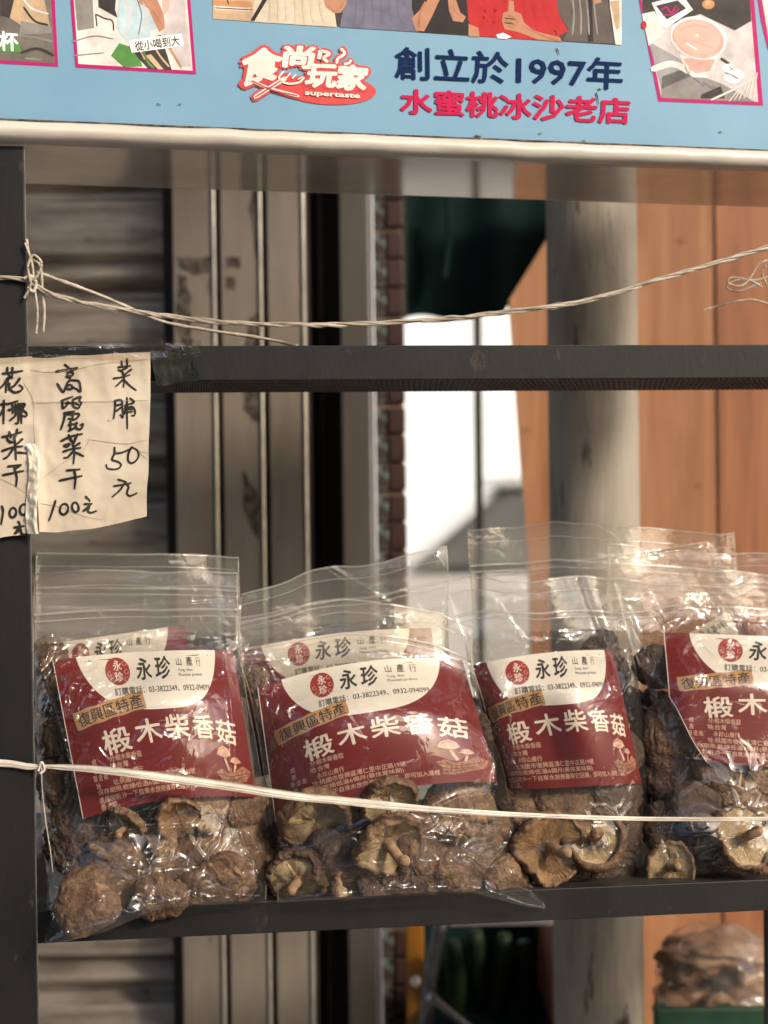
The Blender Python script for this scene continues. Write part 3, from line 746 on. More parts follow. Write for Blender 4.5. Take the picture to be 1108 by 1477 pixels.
photo('printed_photo', 'printed group photo of standing people', [
    ('dark', [(307, -60), (897, -60), (897, 65), (307, 26)], 0),
    ('tan', [(307, -60), (400, -60), (380, 32), (307, 27)], 1), ('wood', [(307, 0), (362, 2), (364, 10), (307, 8)], 2), ('pale', [(309, 8), (360, 12), (362, 16), (309, 13)], 2), ('red', [(330, -40), (358, -40), (357, 0), (340, -2)], 2),
    ('cream', [(372, -60), (476, -60), (480, 0), (486, 39), (362, 31), (366, 10)], 2), ('black', [(384, -10), (390, -8), (367, 30), (361, 30)], 3),
    ('skin', [(466, -30), (500, -30), (500, 6), (492, 18), (482, 19), (470, 10), (466, -4)], 4),
    ('slate', [(500, -60), (595, -60), (594, 10), (603, 46), (490, 39), (494, 20)], 3),
    ('black', [(590, -60), (680, -60), (676, 51), (600, 46), (594, 12)], 2),
    ('skin', [(622, -30), (636, -28), (634, 0), (624, 22), (612, 45), (600, 44), (594, 26), (606, 14), (616, 2)], 4), ('skin', [(646, -2), (658, 0), (664, 18), (672, 24), (668, 32), (654, 30), (648, 16)], 4),
    ('red', [(668, -60), (800, -60), (806, 20), (820, 44), (806, 52), (812, 60), (690, 52), (676, 30)], 3), ('skin', [(676, 34), (690, 40), (692, 53), (676, 52)], 4),
    ('skin', [(734, 0), (741, 1), (742, 16), (752, 20), (756, 32), (770, 44), (808, 54), (810, 60), (776, 57), (748, 46), (728, 42), (724, 30), (726, 18), (733, 16)], 5), ('dark', [(728, 25), (742, 27), (742, 28.5), (728, 26.5)], 6), ('dark', [(728, 32), (742, 34), (742, 35.5), (728, 33.5)], 6),
    ('char', [(796, -60), (872, -60), (878, 10), (886, 63), (812, 59), (820, 42), (806, 20)], 4), ('black', [(846, -10), (854, -10), (856, 60), (848, 60)], 5), ('skin', [(852, -20), (866, -20), (868, 3), (858, 6)], 6),
    ('pale', [(876, -60), (897, -60), (897, 65), (888, 64), (880, 10)], 4), ('tan', [(880, 2), (893, 0), (894, 40), (889, 42)], 5), ('white', [(716, 50), (726, 47), (738, 53), (730, 56), (718, 55)], 6)] +
    [('fold_c', sk([(384 + 13 * k, -20), (390 + 12 * k, 8 + 3 * (k % 3)), (388 + 13 * k, 30 + k % 2)], 2.5 + k % 3), 5) for k in range(7)] +
    [('fold_s', sk([(508 + 13 * k, -20), (514 + 12 * k, 12), (510 + 14 * k, 34)], 2.5 + k % 2), 5) for k in range(6)] +
    [('fold_r', sk([(690 + 15 * k, -20), (700 + 14 * k, 6 + 4 * (k % 2)), (696 + 16 * k, 40)], 3 + k % 3), 4.5) for k in range(7)] +
    [('fold_r', sk([(690, 8), (706, 18), (724, 10)], 3), 4.5), ('fold_r', sk([(694, 22), (708, 32), (722, 28)], 3), 4.5)] +
    [('grey', sk([(822 + 11 * k, -20), (828 + 10 * k, 16), (826 + 12 * k, 50)], 2.5), 5.5) for k in range(4)] +
    [('skin2', sk([(614, 2), (606, 18), (604, 40)], 3), 5), ('skin2', sk([(732, 22), (742, 26), (748, 34)], 1.6), 6), ('skin2', sk([(730, 30), (740, 34), (746, 38)], 1.6), 6), ('skin2', sk([(731, 37), (742, 40)], 1.6), 6), ('skin2', sk([(760, 40), (790, 54), (808, 58)], 3), 6),
     ('skin2', sk([(474, 8), (484, 16), (496, 4)], 2), 5), ('skin2', sk([(652, 8), (660, 20), (668, 26)], 1.5), 5), ('skin2', sk([(648, 16), (656, 26)], 1.5), 5),
     ('tan', sk([(309, 18), (364, 22)], 2), 3), ('dark', sk([(309, 11), (364, 14)], 1.5), 3), ('dark', sk([(325, -10), (330, 6)], 2), 3)])
photo('printed_photo', 'magenta bordered printed photo of a street at the far left', [
    ('magenta', [(-60, -60), (76, -60), (84, 96), (-60, 88)], 0), ('road', [(-60, -60), (70, -60), (79, 91), (-60, 83)], 1),
    ('tan', [(0, -60), (50, -60), (73, 40), (30, 36), (6, 20)], 2), ('grey', [(30, 30), (74, 38), (75, 48), (28, 50)], 3), ('dark', [(0, -60), (34, -60), (14, 26), (0, 22)], 3),
    ('dark', sk([(34, 10), (50, 30), (70, 36)], 3), 4), ('pale', sk([(30, -6), (46, 12), (70, 20)], 3), 4), ('grey', sk([(20, 50), (50, 54), (76, 60)], 3), 4), ('dark', sk([(30, 76), (54, 70), (78, 80)], 4), 4), ('grey', sk([(36, 84), (60, 86)], 3), 4), ('green', [(-60, 58), (28, 62), (31, 76), (-60, 72)], 4), ('white', tq('杯', [(-2, 44), (26, 46), (27, 74), (-1, 73)], .03), 5)])
photo('printed_photo', 'magenta bordered printed photo of a seated child in a pale shirt', [
    ('magenta', [(97, -60), (270, -60), (283, 107), (109, 97)], 0), ('pale', [(102, -60), (265, -60), (278, 102), (113, 92)], 1),
    ('grey', [(102, -60), (130, -60), (136, 40), (112, 44)], 2), ('dark', [(140, -60), (172, -60), (166, 14), (170, 26), (142, 10)], 2), ('dark', sk([(138, 20), (150, 26), (162, 30), (164, 44)], 2), 3), ('dark', sk([(138, 20), (140, 38)], 2), 3),
    ('shirt', [(175, -30), (200, -30), (220, 10), (226, 42), (216, 44), (218, 56), (180, 58), (168, 40), (170, 10)], 3),
    ('skin', [(200, -30), (214, -30), (236, 20), (238, 40), (230, 46), (222, 30), (214, 12), (200, 4)], 4), ('smoothie', [(232, -20), (246, -20), (244, 16), (236, 20)], 4),
    ('green', [(172, 62), (196, 70), (206, 96), (178, 96), (160, 80)], 3), ('dark', [(186, 66), (232, 50), (248, 101), (214, 99), (200, 84)], 4), ('tan', [(210, 80), (218, 78), (236, 100), (228, 100)], 5), ('tan', [(200, 70), (206, 68), (212, 84), (208, 86)], 5),
    ('cup', [(246, -30), (264, -30), (276, 96), (262, 95), (234, 50)], 3), ('wood', sk([(236, 54), (262, 98)], 3), 4),
    ('fold_s', sk([(196, -6), (204, 20), (200, 50)], 1.5), 4), ('cup', sk([(180, -10), (186, 20), (182, 52)], 3), 4), ('cup', sk([(206, 2), (212, 24), (206, 44)], 3), 4), ('skin2', sk([(220, 14), (232, 34)], 2), 5), ('grey', sk([(104, 60), (136, 52), (164, 56)], 2), 3), ('grey', sk([(106, 80), (150, 76)], 2), 3), ('dark', sk([(196, 70), (226, 62), (238, 70)], 2), 5), ('green', sk([(205, 72), (214, 90), (222, 98)], 3), 5), ('tan', sk([(222, 66), (232, 82), (244, 96)], 2.5), 5), ('white', [(185, 58), (262, 48), (266, 66), (190, 76)], 6), ('ink', tq('從小喝到大', [(193, 60), (258, 51), (260, 65), (196, 74)], .015), 7)])
cupp = ellipse_pts(1008, 55, 41, 31, 14)
photo('printed_photo', 'magenta bordered printed photo of a pink smoothie in a cup', [
    ('magenta', [(916, -60), (1083, -60), (1101, 152), (950, 146), (918, -20)], 0), ('cup', [(921, -60), (1077, -60), (1094, 147), (954, 141), (922, -20)], 1),
    ('dark', [(922, -60), (1078, -60), (1084, 30), (1060, 44), (1010, 20), (966, 36), (928, 20)], 2), ('wood', ellipse_pts(1022, 6, 9, 7), 3), ('tan', ellipse_pts(1021, 4, 4, 3), 4), ('pale', [(926, 20), (944, 16), (962, 44), (936, 66)], 3), ('steel', [(936, 60), (980, 84), (1000, 108), (954, 128)], 2), ('pale', sk([(940, 100), (970, 92), (996, 104)], 9), 3),
    ('white', [(940, 4), (984, -8), (1000, 14), (958, 42)], 3), ('dark', [(946, 8), (978, 0), (990, 12), (962, 28)], 4), ('magenta', sk([(954, 14), (962, 10), (968, 18), (976, 8)], 2.5), 5), ('magenta', sk([(956, 22), (970, 20), (980, 12)], 2), 5), ('red', ellipse_pts(929, 36, 4, 6), 4),
    ('pale', [(980, 78), (1038, 80), (1028, 106), (1018, 112), (1000, 111), (990, 104)], 3), ('pinkd', [(986, 84), (1032, 86), (1024, 102), (1006, 106), (994, 100)], 4), ('pale', sk([(990, 92), (994, 104)], 3), 5),
    ('white', cupp, 4.5), ('pinkd', ellipse_pts(1007, 56, 38, 28, 14), 5), ('smoothie', ellipse_pts(1006, 53, 35, 24, 14), 6), ('white', sk([(990, 62), (1000, 68), (1006, 72)], 2), 7), ('white', sk([(1004, 50), (1008, 52)], 3), 7), ('pinkd', sk([(980, 44), (1000, 36), (1024, 40)], 2), 7), ('pinkd', sk([(986, 58), (1004, 60), (1030, 70)], 2), 7), ('pale', sk([(972, 60), (985, 76), (1008, 85), (1030, 82)], 2.5), 7),
    ('dark', sk([(1040, 84), (1052, 92)], 4), 4), ('grey', [(955, 110), (985, 100), (1040, 120), (1090, 147), (954, 141)], 2), ('dark', [(1012, 136), (1040, 124), (1046, 142), (1010, 142)], 3), ('white', ellipse_pts(1050, 98, 8, 6, -10), 5), ('white', ellipse_pts(1062, 106, 12, 7, 20), 5), ('white', ellipse_pts(1056, 114, 12, 6, 10), 5), ('grey', sk([(1046, 104), (1056, 108), (1066, 114)], 1.5), 6), ('grey', sk([(1052, 96), (1060, 102)], 1.5), 6),
    ('pale', sk([(1026, 144), (1056, 130), (1088, 112)], 3), 5)] + [('pale', sk([(1052 + 7 * k, 146 - 1 * k), (1070 + 4.5 * k, 124 - 4 * k)], 1.6), 6) for k in range(6)] + [('fold_s', sk([(1000 + 14 * k, 112 + 6 * k), (1016 + 14 * k, 124 + 5 * k)], 2), 3) for k in range(3)])
photo('printed_photo', 'corner of another magenta bordered printed photo at the right edge', [
    ('magenta', [(1084, -60), (1260, -60), (1260, 80), (1108, 72), (1098, 30)], 0), ('pale', [(1090, -60), (1260, -60), (1260, 70), (1110, 64)], 1)])
# dirt ticks on the sign
V = []; parts = []
for (x, y, l, w, a) in ((805, 74, 10, 2.4, 70), (803, 46, 8, 1.6, 60), (862, 142, 18, 2.2, 80), (866, 128, 5, 3, 0), (455 / 1.98, 150, 6, 2, 20), (690, 196, 9, 3, 5), (843, 203, 5, 2, 0), (260, 150, 4, 2, 0), (1040, 190, 4, 2, 10), (780, 192, 4, 2, 0)):
    ca, sa = math.cos(R(a)), math.sin(R(a)); parts.append(stroke_geo([(x - ca * l / 2, y - sa * l / 2), (x + .6, y + .4), (x + ca * l / 2, y + sa * l / 2)], w, w * .4))
V, F = join(*parts); o = mesh_obj('grime', G(V[:, 0], V[:, 1], .0021), F, M['residue'], sg); tag(o, kind='stuff')
# grey sealing line along the top of the white edge
V, F = box_geo(L0, L1, -.0005, .0028, railh + .0002, railh + .0012, 0, trG); mesh_obj('seam', V, F, M['residue'], sg)

# ================================================================== RACK
zt1, zb1 = 1.5355, 1.5140          # upper rail
zt0, zb0 = 1.1897, 1.1695          # lower rail
pu = float(toS(S(43, 800))[0])
rack = thing('market_rack', 'black steel rack of posts, rails and decks holding the mushroom bags', 'rack', fromS(.15, .1, 0))
top_post = float(S(20, 212, .003)[2])
V, F = join(box_geo(pu - .040, pu, -.0005, .0018, 0, top_post, .0004, trS), box_geo(pu - .040, pu - .038, .0022, .040, 0, top_post, .0004, trS))
post = mesh_obj('post', V, F, M['black_steel'], rack)
V, F = box_geo(pu + .0001, pu + .0009, -.0002, .0016, 0, top_post - .001, .0002, trS); mesh_obj('worn_edge', V, F, M['steel_edge'], post)
def rail_angle(z0, z1):
    a = box_geo(pu - .03, .52, .0022, .0045, z0, z1, .0006, trS)
    return mesh_obj('rail', *a, M['black_steel'], rack)
rail_angle(zb1, zt1); rail_angle(zb0, zt0)
# upper deck: pierced sheet seen from below
V, F = box_geo(pu - .03, .52, .0048, .142, zb1 + .0005, zb1 + .0025, 0, trS); dko = mesh_obj('deck', V, F, M['deck'], rack)
nr, nc = 5, 240; V = []; F = []
us = np.linspace(-.13, .30, nc)
for r_ in range(nr):
    for k, u in enumerate(us):
        v0 = .010 + r_ * .026 + (.0015 if k % 2 else -.0015); base = len(V)
        h_ = .0011; l_ = .0085
        V += [fromS(u - .0007, v0, zb1 + .0004), fromS(u + .0007, v0 + .001, zb1 + .0004), fromS(u + .0012, v0 + l_, zb1 + .0004), fromS(u - .0002, v0 + l_, zb1 + .0004), fromS(u + .0002, v0 + l_ / 2, zb1 - h_)]
        F += [[base, base + 1, base + 4], [base + 1, base + 2, base + 4], [base + 2, base + 3, base + 4], [base + 3, base, base + 4]]
o = mesh_obj('pressed_tread', np.array(V), F, M['deck'], dko); tag(o, kind='stuff')
V, F = box_geo(pu - .03, .52, .0048, .30, zt0 - .004, zt0 - .002, 0, trS); mesh_obj('deck', V, F, M['deck'], rack)
rv = .25; ru = float(toS(S(1103.5, 1400, rv))[0])
V, F = box_geo(ru, ru + .03, rv, rv + .003, 0, zt0 - .006, .0005, trS); mesh_obj('post', V, F, M['black_steel'], rack)
for vv_ in (.142, .302):
    z1 = zt1 if vv_ < .2 else zt0
V, F = box_geo(pu - .03, .52, .3005, .303, zb0, zt0, .0005, trS); mesh_obj('rail', V, F, M['black_steel'], rack)

# torn black tape over the left end of the upper rail
V = []; nu, nv = 26, 14
tq4 = [(214, 502), (283, 500), (284, 549), (226, 556)]
for j in range(nv):
    for i in range(nu):
        a, b = i / (nu - 1), j / (nv - 1)
        e = 3.0 * math.sin(b * 9) * (a > .9) + 3 * a ** 3 * (1 - b)
        q = bilin(tq4, a, b); q = np.array([q[0] + e, q[1] + 3 * math.sin(a * 7) * (b - .5)])
        V.append(S(q[0], q[1], -.0012 - .0007 * abs(float(ridged(a * 3, b * 2, 0, 9))) - .004 * a ** 4 * b))
o = mesh_obj('tape_wrap', np.array(V), grid_faces(nu, nv), mat_noise('black_tape', (.012, .014, .011), (.026, .028, .021), 30, .45, 0, .3, 120, spec=.3, spots=(50, .68, (.12, .10, .075))), smooth=True)
tag(o, 'torn black tape wrapped over the upper rail beside the paper sheet', 'tape')

# ================================================================== PRICE SHEET
ps = thing('price_sheet', 'handwritten paper price list taped across the post and the upper rail', 'price list', S(110, 780, -.006))
def paper_v(x, y):
    x = np.asarray(x, float); y = np.asarray(y, float)
    v = -.0045 - .0035 * np.exp(-((x - 52) / 9.0) ** 2) * np.clip((y - 600) / 120, 0, 1)
    v = v - .0012 * fbm(x / 60, y / 70, 0, 21) - .0008 * ridged(x / 45, y / 50, 0, 22) + .00006 * np.clip(y - 560, 0, 400) * .08 * np.clip((x - 60) / 100, 0, 1)
    v = v - .0006 * np.exp(-(np.abs(y - 579) / 3)) * (x > 45) - .0005 * np.exp(-np.abs(y - (540 - (x - 40) * .12)) / 2.5) 
    return v
def sheet(tl, tr_, br, bl, nm, wob):
    nu, nv = 50, 60; V = []
    for j in range(nv):
        for i in range(nu):
            a, b = i / (nu - 1), j / (nv - 1)
            q = bilin([tl, tr_, br, bl], a, b)
            q = q + np.array((1.2 * float(vnoise(b * 7, 2 + wob, 0, 3)) * a, (1.2 * float(vnoise(a * 6, wob, 0, 5)) + 6 * math.sin(math.pi * a) * b * (wob == 1)) * (1 if j in (0,) or b > .9 else .4)))
            V.append(S(q[0], q[1], paper_v(q[0], q[1])))
    return mesh_obj(nm, np.array(V), grid_faces(nu, nv), M['paper'], ps, smooth=True)
sheet((-70, 524), (46, 514), (54, 769), (-70, 786), 'paper', 0)
sheet((44, 517), (218, 507), (212, 744), (57, 768), 'paper', 1)
# crumpled sticky tape ridge
V = []; nu, nv = 10, 40
for j in range(nv):
    for i in range(nu):
        a, b = i / (nu - 1), j / (nv - 1); y = 640 + 130 * b
        x = 38 + 16 * a + 3 * math.sin(b * 6) + 2.5 * b
        V.append(S(x, y, float(paper_v(x, y)) - .0008 - .0022 * abs(float(ridged(a * 2, b * 9, 0, 31)))))
mesh_obj('tape_strip', np.array(V), grid_faces(nu, nv), mat_noise('yellowed_tape', (.62, .54, .42), (.78, .71, .58), 60, .22, 0, .6, 160), ps, smooth=True)
K = 8.864
def hs(win, strokes, w):
    ox, oy = {'1': (0, 500), '2': (110, 500), '3': (0, 630), '4': (110, 630)}[win]
    out = []
    for s_ in strokes:
        pts = [(ox + p[0] / K, oy + p[1] / K) for p in s_]
        w = w * 1.0; out.append(stroke_geo(pts, w * 1.14 / K, w / K * .8, n=max(6, len(pts) * 6)))
        e = ellipse_pts(*pts[0], w / K * .5, w / K * .5, n=8); out.append(poly_geo(e)); e = ellipse_pts(*pts[-1], w / K * .42, w / K * .42, n=8); out.append(poly_geo(e))
    return out
circ = lambda cx, cy_, rx, ry, rot=0: [tuple(p) for p in ellipse_pts(cx, cy_, rx, ry, rot, 12)] + [tuple(ellipse_pts(cx, cy_, rx, ry, rot, 12)[0])]
colL = hs('1', [[(35, 345), (150, 330), (285, 310)], [(95, 270), (95, 330), (140, 400)], [(160, 270), (155, 400)], [(100, 400), (50, 480), (0, 530)], [(110, 400), (80, 500), (75, 580)], [(255, 405), (190, 490), (110, 545)],
    [(120, 470), (120, 530), (180, 583), (250, 570), (290, 530), (250, 490)],
    [(0, 740), (110, 730), (225, 695)], [(50, 690), (45, 980)], [(45, 800), (0, 880)], [(110, 810), (160, 800)], [(160, 740), (165, 850)], [(200, 740), (200, 870), (130, 940)], [(235, 730), (235, 960), (200, 980)],
    [(235, 740), (315, 735), (290, 800), (340, 850), (330, 890), (270, 880)], [(270, 740), (275, 975)], [(165, 780), (230, 780)], [(165, 830), (230, 825)],
    [(30, 1155), (150, 1130), (275, 1090)], [(120, 1090), (140, 1160)], [(220, 1060), (200, 1150)]], 33) + \
    hs('3', [[(100, 50), (160, 70)], [(285, 30), (220, 90)], [(90, 20), (130, 80)], [(30, 180), (150, 140), (285, 120)], [(180, 0), (195, 100), (205, 290)], [(170, 150), (100, 250), (50, 280)], [(230, 200), (340, 208)],
    [(105, 380), (265, 360)], [(265, 360), (190, 415)], [(40, 490), (300, 435)], [(185, 400), (215, 520), (205, 630)], [(25, 890), (40, 960), (15, 1115)], circ(165, 970, 42, 62, 10), circ(300, 930, 45, 68, 8),
    [(235, 1085), (255, 1120)], [(185, 1160), (305, 1140)], [(260, 1140), (190, 1235)], [(190, 1235), (260, 1190)], [(265, 1180), (280, 1240), (340, 1245), (395, 1205)]], 32)
colM = hs('1', [[(830, 230), (890, 275)], [(720, 318), (850, 295), (985, 270)], [(985, 270), (900, 312)], [(860, 330), (930, 330), (920, 370), (870, 370), (860, 330)], [(850, 380), (900, 400)],
    [(735, 475), (805, 578), (840, 520), (880, 440), (950, 430), (1015, 450), (1030, 575), (980, 540), (940, 520)], circ(890, 515, 38, 28),
    [(790, 690), (925, 640)], [(800, 690), (805, 785), (860, 740), (870, 700)], [(840, 720), (930, 720)], [(930, 680), (1030, 640), (1015, 690), (1045, 720)], [(930, 690), (940, 760), (1000, 785), (1040, 720)], [(960, 720), (1000, 740)],
    [(820, 850), (950, 825)], [(835, 850), (820, 930), (780, 1055)], [(860, 865), (1010, 860), (960, 930), (880, 920)], [(930, 850), (930, 940)], [(900, 960), (900, 1070)], [(880, 1000), (990, 980)],
    [(980, 970), (970, 1035), (1030, 1055), (1065, 990), (1030, 1000)], [(880, 1075), (980, 1025)], [(785, 1205), (900, 1150), (1050, 1115)], [(880, 1130), (930, 1220)], [(990, 1120), (950, 1230)]], 31) + \
    hs('3', [[(880, 0), (910, 50), (940, 90)], [(970, 0), (940, 90)], [(820, 110), (890, 90), (860, 130), (820, 120)], [(1020, 80), (940, 130)], [(810, 190), (900, 160), (1030, 140)], [(930, 80), (950, 200), (940, 340)],
    [(930, 190), (870, 258), (820, 270)], [(970, 200), (1065, 245)], [(855, 430), (1020, 415)], [(765, 560), (900, 530), (1045, 500)], [(950, 430), (965, 520), (955, 660)], [(710, 820), (670, 950), (630, 1065)], circ(820, 925, 52, 70, 18), circ(965, 900, 42, 62, -10)], 30) + \
    hs('4', [[(125, 765), (175, 820)], [(110, 860), (200, 855)], [(190, 860), (95, 945)], [(95, 945), (170, 900)], [(165, 900), (150, 950), (190, 970), (255, 950)]], 29)
colR = hs('2', [[(580, 185), (590, 250)], [(650, 160), (655, 250)], [(540, 262), (690, 245)], [(540, 295), (600, 330), (590, 350)], [(705, 290), (600, 370)], [(650, 270), (560, 310)], [(480, 405), (580, 390), (685, 360)],
    [(600, 330), (615, 420), (605, 515)], [(600, 420), (510, 505)], [(620, 430), (690, 500), (765, 555)],
    [(500, 690), (495, 800), (480, 915)], [(490, 690), (580, 685), (590, 780), (600, 905), (565, 870)], [(520, 750), (580, 735)], [(510, 825), (580, 770)], [(650, 655), (650, 850), (655, 1045)], [(690, 660), (740, 710), (620, 750)],
    [(630, 770), (620, 860)], [(640, 780), (720, 770), (755, 830), (740, 880), (710, 880)], [(650, 800), (720, 800)], [(640, 840), (720, 830)]], 25) + \
    hs('4', [[(490, 135), (490, 210), (460, 290), (540, 320), (575, 360), (540, 405), (470, 415), (400, 400), (385, 355)], [(495, 210), (590, 200), (700, 150)], [(710, 130), (670, 210), (665, 300), (705, 335), (760, 310), (800, 240), (780, 170), (710, 130)],
    [(540, 545), (640, 575)], [(485, 630), (600, 610), (700, 590)], [(620, 590), (560, 680), (465, 765)], [(640, 600), (670, 640), (650, 720), (690, 755), (775, 720)]], 25)
for c_ in (colL, colM, colR):
    V, F = join(*c_); mesh_obj('handwriting', S(V[:, 0], V[:, 1], paper_v(V[:, 0], V[:, 1]) - .00045), F, M['ink'], ps)
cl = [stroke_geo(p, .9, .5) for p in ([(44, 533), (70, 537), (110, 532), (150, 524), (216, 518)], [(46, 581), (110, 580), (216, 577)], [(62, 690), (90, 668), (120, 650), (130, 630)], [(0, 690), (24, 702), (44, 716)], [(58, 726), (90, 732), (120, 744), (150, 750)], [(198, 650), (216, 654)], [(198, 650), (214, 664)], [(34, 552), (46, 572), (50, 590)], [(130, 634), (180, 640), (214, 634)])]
V, F = join(*cl); o = mesh_obj('crease_shade', S(V[:, 0], V[:, 1], paper_v(V[:, 0], V[:, 1]) - .0004), F, mat_plain('crease_shade', (.40, .31, .21), .8), ps); tag(o, kind='stuff')  # thin dark strokes paint the shade of the paper folds
V = []; nu, nv = 30, 12
for j in range(nv):
    for i in range(nu):
        a, b = i / (nu - 1), j / (nv - 1); x = -40 + 330 * a; y = 498 - 8 * a + 26 * b + 2 * math.sin(a * 11)
        V.append(S(x, y, float(paper_v(x, y)) - .0010 - .0012 * abs(float(ridged(a * 9, b * 2, 0, 41)))))
mesh_obj('clear_tape', np.array(V), grid_faces(nu, nv), M['tape'], ps, smooth=True)

# ================================================================== TWINE
def twine(name, pts, vs, rad, mat, lab, flat=1.0, n=160, fib=.18, cat='twine', seed=0, seg=10, parent=None, group=None):
    pts = smooth_path(np.array([(p[0], p[1], v) for p, v in zip(pts, vs)]), n)
    q = S(pts[:, 0], pts[:, 1], pts[:, 2])
    t = np.arange(n)
    rr = rad * (1 + fib * vnoise(t * .22, 1.3, 0, seed) + .10 * vnoise(t * .8, 5, 0, seed + 1))
    V, F = tube_geo(q, rr, seg, flat=1.0)
    # fibres: grooves running along, twisting slowly
    V = V.reshape(n, seg, 3) if False else V
    o = mesh_obj(name, V, F, mat, parent, smooth=True)
    if parent is None: tag(o, lab, cat, group)
    return o
tw = thing('upper_twine', 'greyish raffia twine sagging across the rack above the upper rail', 'twine', S(480, 468, -.004))
p1 = [(-20, 399), (15, 401), (38, 404), (50, 411), (75, 424), (110, 434), (180, 447), (300, 463), (400, 468), (480, 468), (560, 465), (650, 459), (730, 450), (830, 437), (900, 419), (960, 400), (1040, 377), (1120, 352)]
def twisted(pts, vs, rad, mat, parent, n=420, turns=26, k=3, seed=0):
    pp_ = smooth_path(np.array([(p[0], p[1], v) for p, v in zip(pts, vs)]), n); t = np.linspace(0, 1, n)
    for q in range(k):
        ph = 2 * math.pi * (turns * t + q / k) + .8 * vnoise(t * 30, q, 0, seed)
        sep = rad * .62 * (1 + .35 * vnoise(t * 22, q + 4.5, 0, seed + 2))
        c = S(pp_[:, 0], pp_[:, 1], pp_[:, 2] + sep * np.cos(ph)) + np.outer(sep * np.sin(ph), (0, 0, 1.0))
        V, F = tube_geo(c, rad * .60 * (1 + .22 * vnoise(t * 60, q, 1, seed + 3)), 7); mesh_obj('strand', V, F, mat, parent, smooth=True)
    rr = random.Random(seed)
    G_ = []
    for h in range(int(60)):
        i0 = rr.randrange(5, n - 30); ln = rr.randrange(6, 22); dy = rr.uniform(-7, 7); dv = rr.uniform(-.003, .002)
        w = np.linspace(0, 1, 7); ii = (i0 + w * ln).astype(int)
        c = S(pp_[ii, 0], pp_[ii, 1] + dy * w ** 1.6, pp_[ii, 2] - .001 + dv * w); G_.append(tube_geo(c, .00013, 4))
    V, F = join(*G_); tag(mesh_obj('loose_fibre', V, F, mat, parent), kind='stuff')
twisted(p1, [-.003, -.003, -.003] + [-.004] * 15, .00150, M['raffia_old'], tw, seed=1, turns=9)
tw2 = thing('slack_twine', 'slacker second twine drooping behind the first to the upper rail', 'twine', S(230, 465, .01))
twine('strand', [(52, 392), (80, 402), (150, 428), (230, 462), (300, 476), (380, 488), (430, 499)], [0, .002, .006, .01, .012, .012, .008], .0011, M['raffia_old'], '', parent=tw2, seed=8)
kn = thing('twine_knot', 'tangle of old twine looped around the top of the left post', 'knot', S(50, 430, -.003))
twine('loop', [(38, 345), (44, 372), (58, 384), (61, 420), (64, 450), (62, 480)], [-.002] * 6, .0010, M['raffia_old'], '', parent=kn, seed=12, n=60)
twine('loop', [(36, 350), (46, 380), (50, 415), (54, 450), (52, 482)], [-.004] * 5, .0008, M['raffia_old'], '', parent=kn, seed=13, n=60)
twine('loop', [(35, 430), (44, 410), (40, 385), (48, 368), (60, 380), (52, 400), (38, 404)], [-.004, -.006, -.006, -.006, -.006, -.006, -.004], .0008, M['raffia_old'], '', parent=kn, seed=14, n=70)
twine('loop', [(34, 402), (44, 398), (52, 408), (48, 420), (40, 414)], [-.005] * 5, .0010, M['raffia'], '', parent=kn, seed=15, n=50)
tw3 = thing('lower_twine', 'white raffia ribbon strung across the front of the mushroom bags', 'twine', S(560, 1160, -.016))
p3 = [(-20, 1100), (15, 1102), (40, 1106), (58, 1106), (75, 1106), (140, 1110), (220, 1119), (330, 1134), (420, 1148), (500, 1156), (600, 1166), (700, 1173), (800, 1178), (900, 1181), (1000, 1182), (1120, 1181)]
v3 = [-.003, -.003, -.004, -.005, -.006, -.012, -.018, -.018, -.018, -.019, -.020, -.020, -.016, -.012, -.012, -.012]
n = 260; c3 = smooth_path(np.array([(p[0], p[1], v) for p, v in zip(p3, v3)]), n)
wid = np.interp(c3[:, 0], [-20, 45, 58, 90, 150, 350, 560, 640, 800, 1000, 1120], [11, 9, 4, 8.5, 11.5, 13, 11, 8, 6.5, 6, 6]) * .5
V = []; m_ = 13
for i in range(n):
    for k in range(m_):
        a = k / (m_ - 1) * 2 - 1
        fo = .0007 * float(ridged(a * 3.1 + 3, i * .012, 0, 51)) + .0003 * (1 - a * a) + .0003 * float(vnoise(a * 9, i * .03, 0, 7))
        V.append(S(c3[i, 0], c3[i, 1] + wid[i] * a, c3[i, 2] - fo))
mesh_obj('ribbon', np.array(V), grid_faces(m_, n), M['raffia'], tw3, smooth=True)
V = [v + SN * .0009 for v in V]
mesh_obj('ribbon', np.array(V), grid_faces(m_, n), M['raffia'], tw3, smooth=True)
twine('loose_end', [(60, 1108), (61, 1140), (66, 1185), (73, 1230), (76, 1258)], [-.006, -.008, -.009, -.010, -.008], .00035, M['raffia_old'], '', parent=tw3, seed=31, n=60)
twine('loose_end', [(55, 1112), (60, 1100), (64, 1110), (58, 1116)], [-.006] * 4, .0008, M['raffia'], '', parent=tw3, seed=32, n=50)
fz = thing('frayed_twine', 'frayed pale twine end curling in front of the plywood at the right edge', 'twine', S(1075, 405, .10))
for s_, pth in enumerate([[(1120, 372), (1096, 380), (1084, 398), (1070, 412), (1050, 408), (1056, 400), (1080, 404), (1100, 414)], [(1110, 398), (1090, 404), (1062, 404), (1048, 414), (1066, 420), (1098, 408)],
                          [(1115, 440), (1080, 432), (1040, 440), (1014, 448)], [(1112, 372), (1100, 392), (1106, 410), (1112, 420)]]):
    twine('strand', pth, [.10 + .01 * s_] * len(pth), .0007, M['raffia_old'], '', parent=fz, seed=60 + s_, n=70, fib=.5)

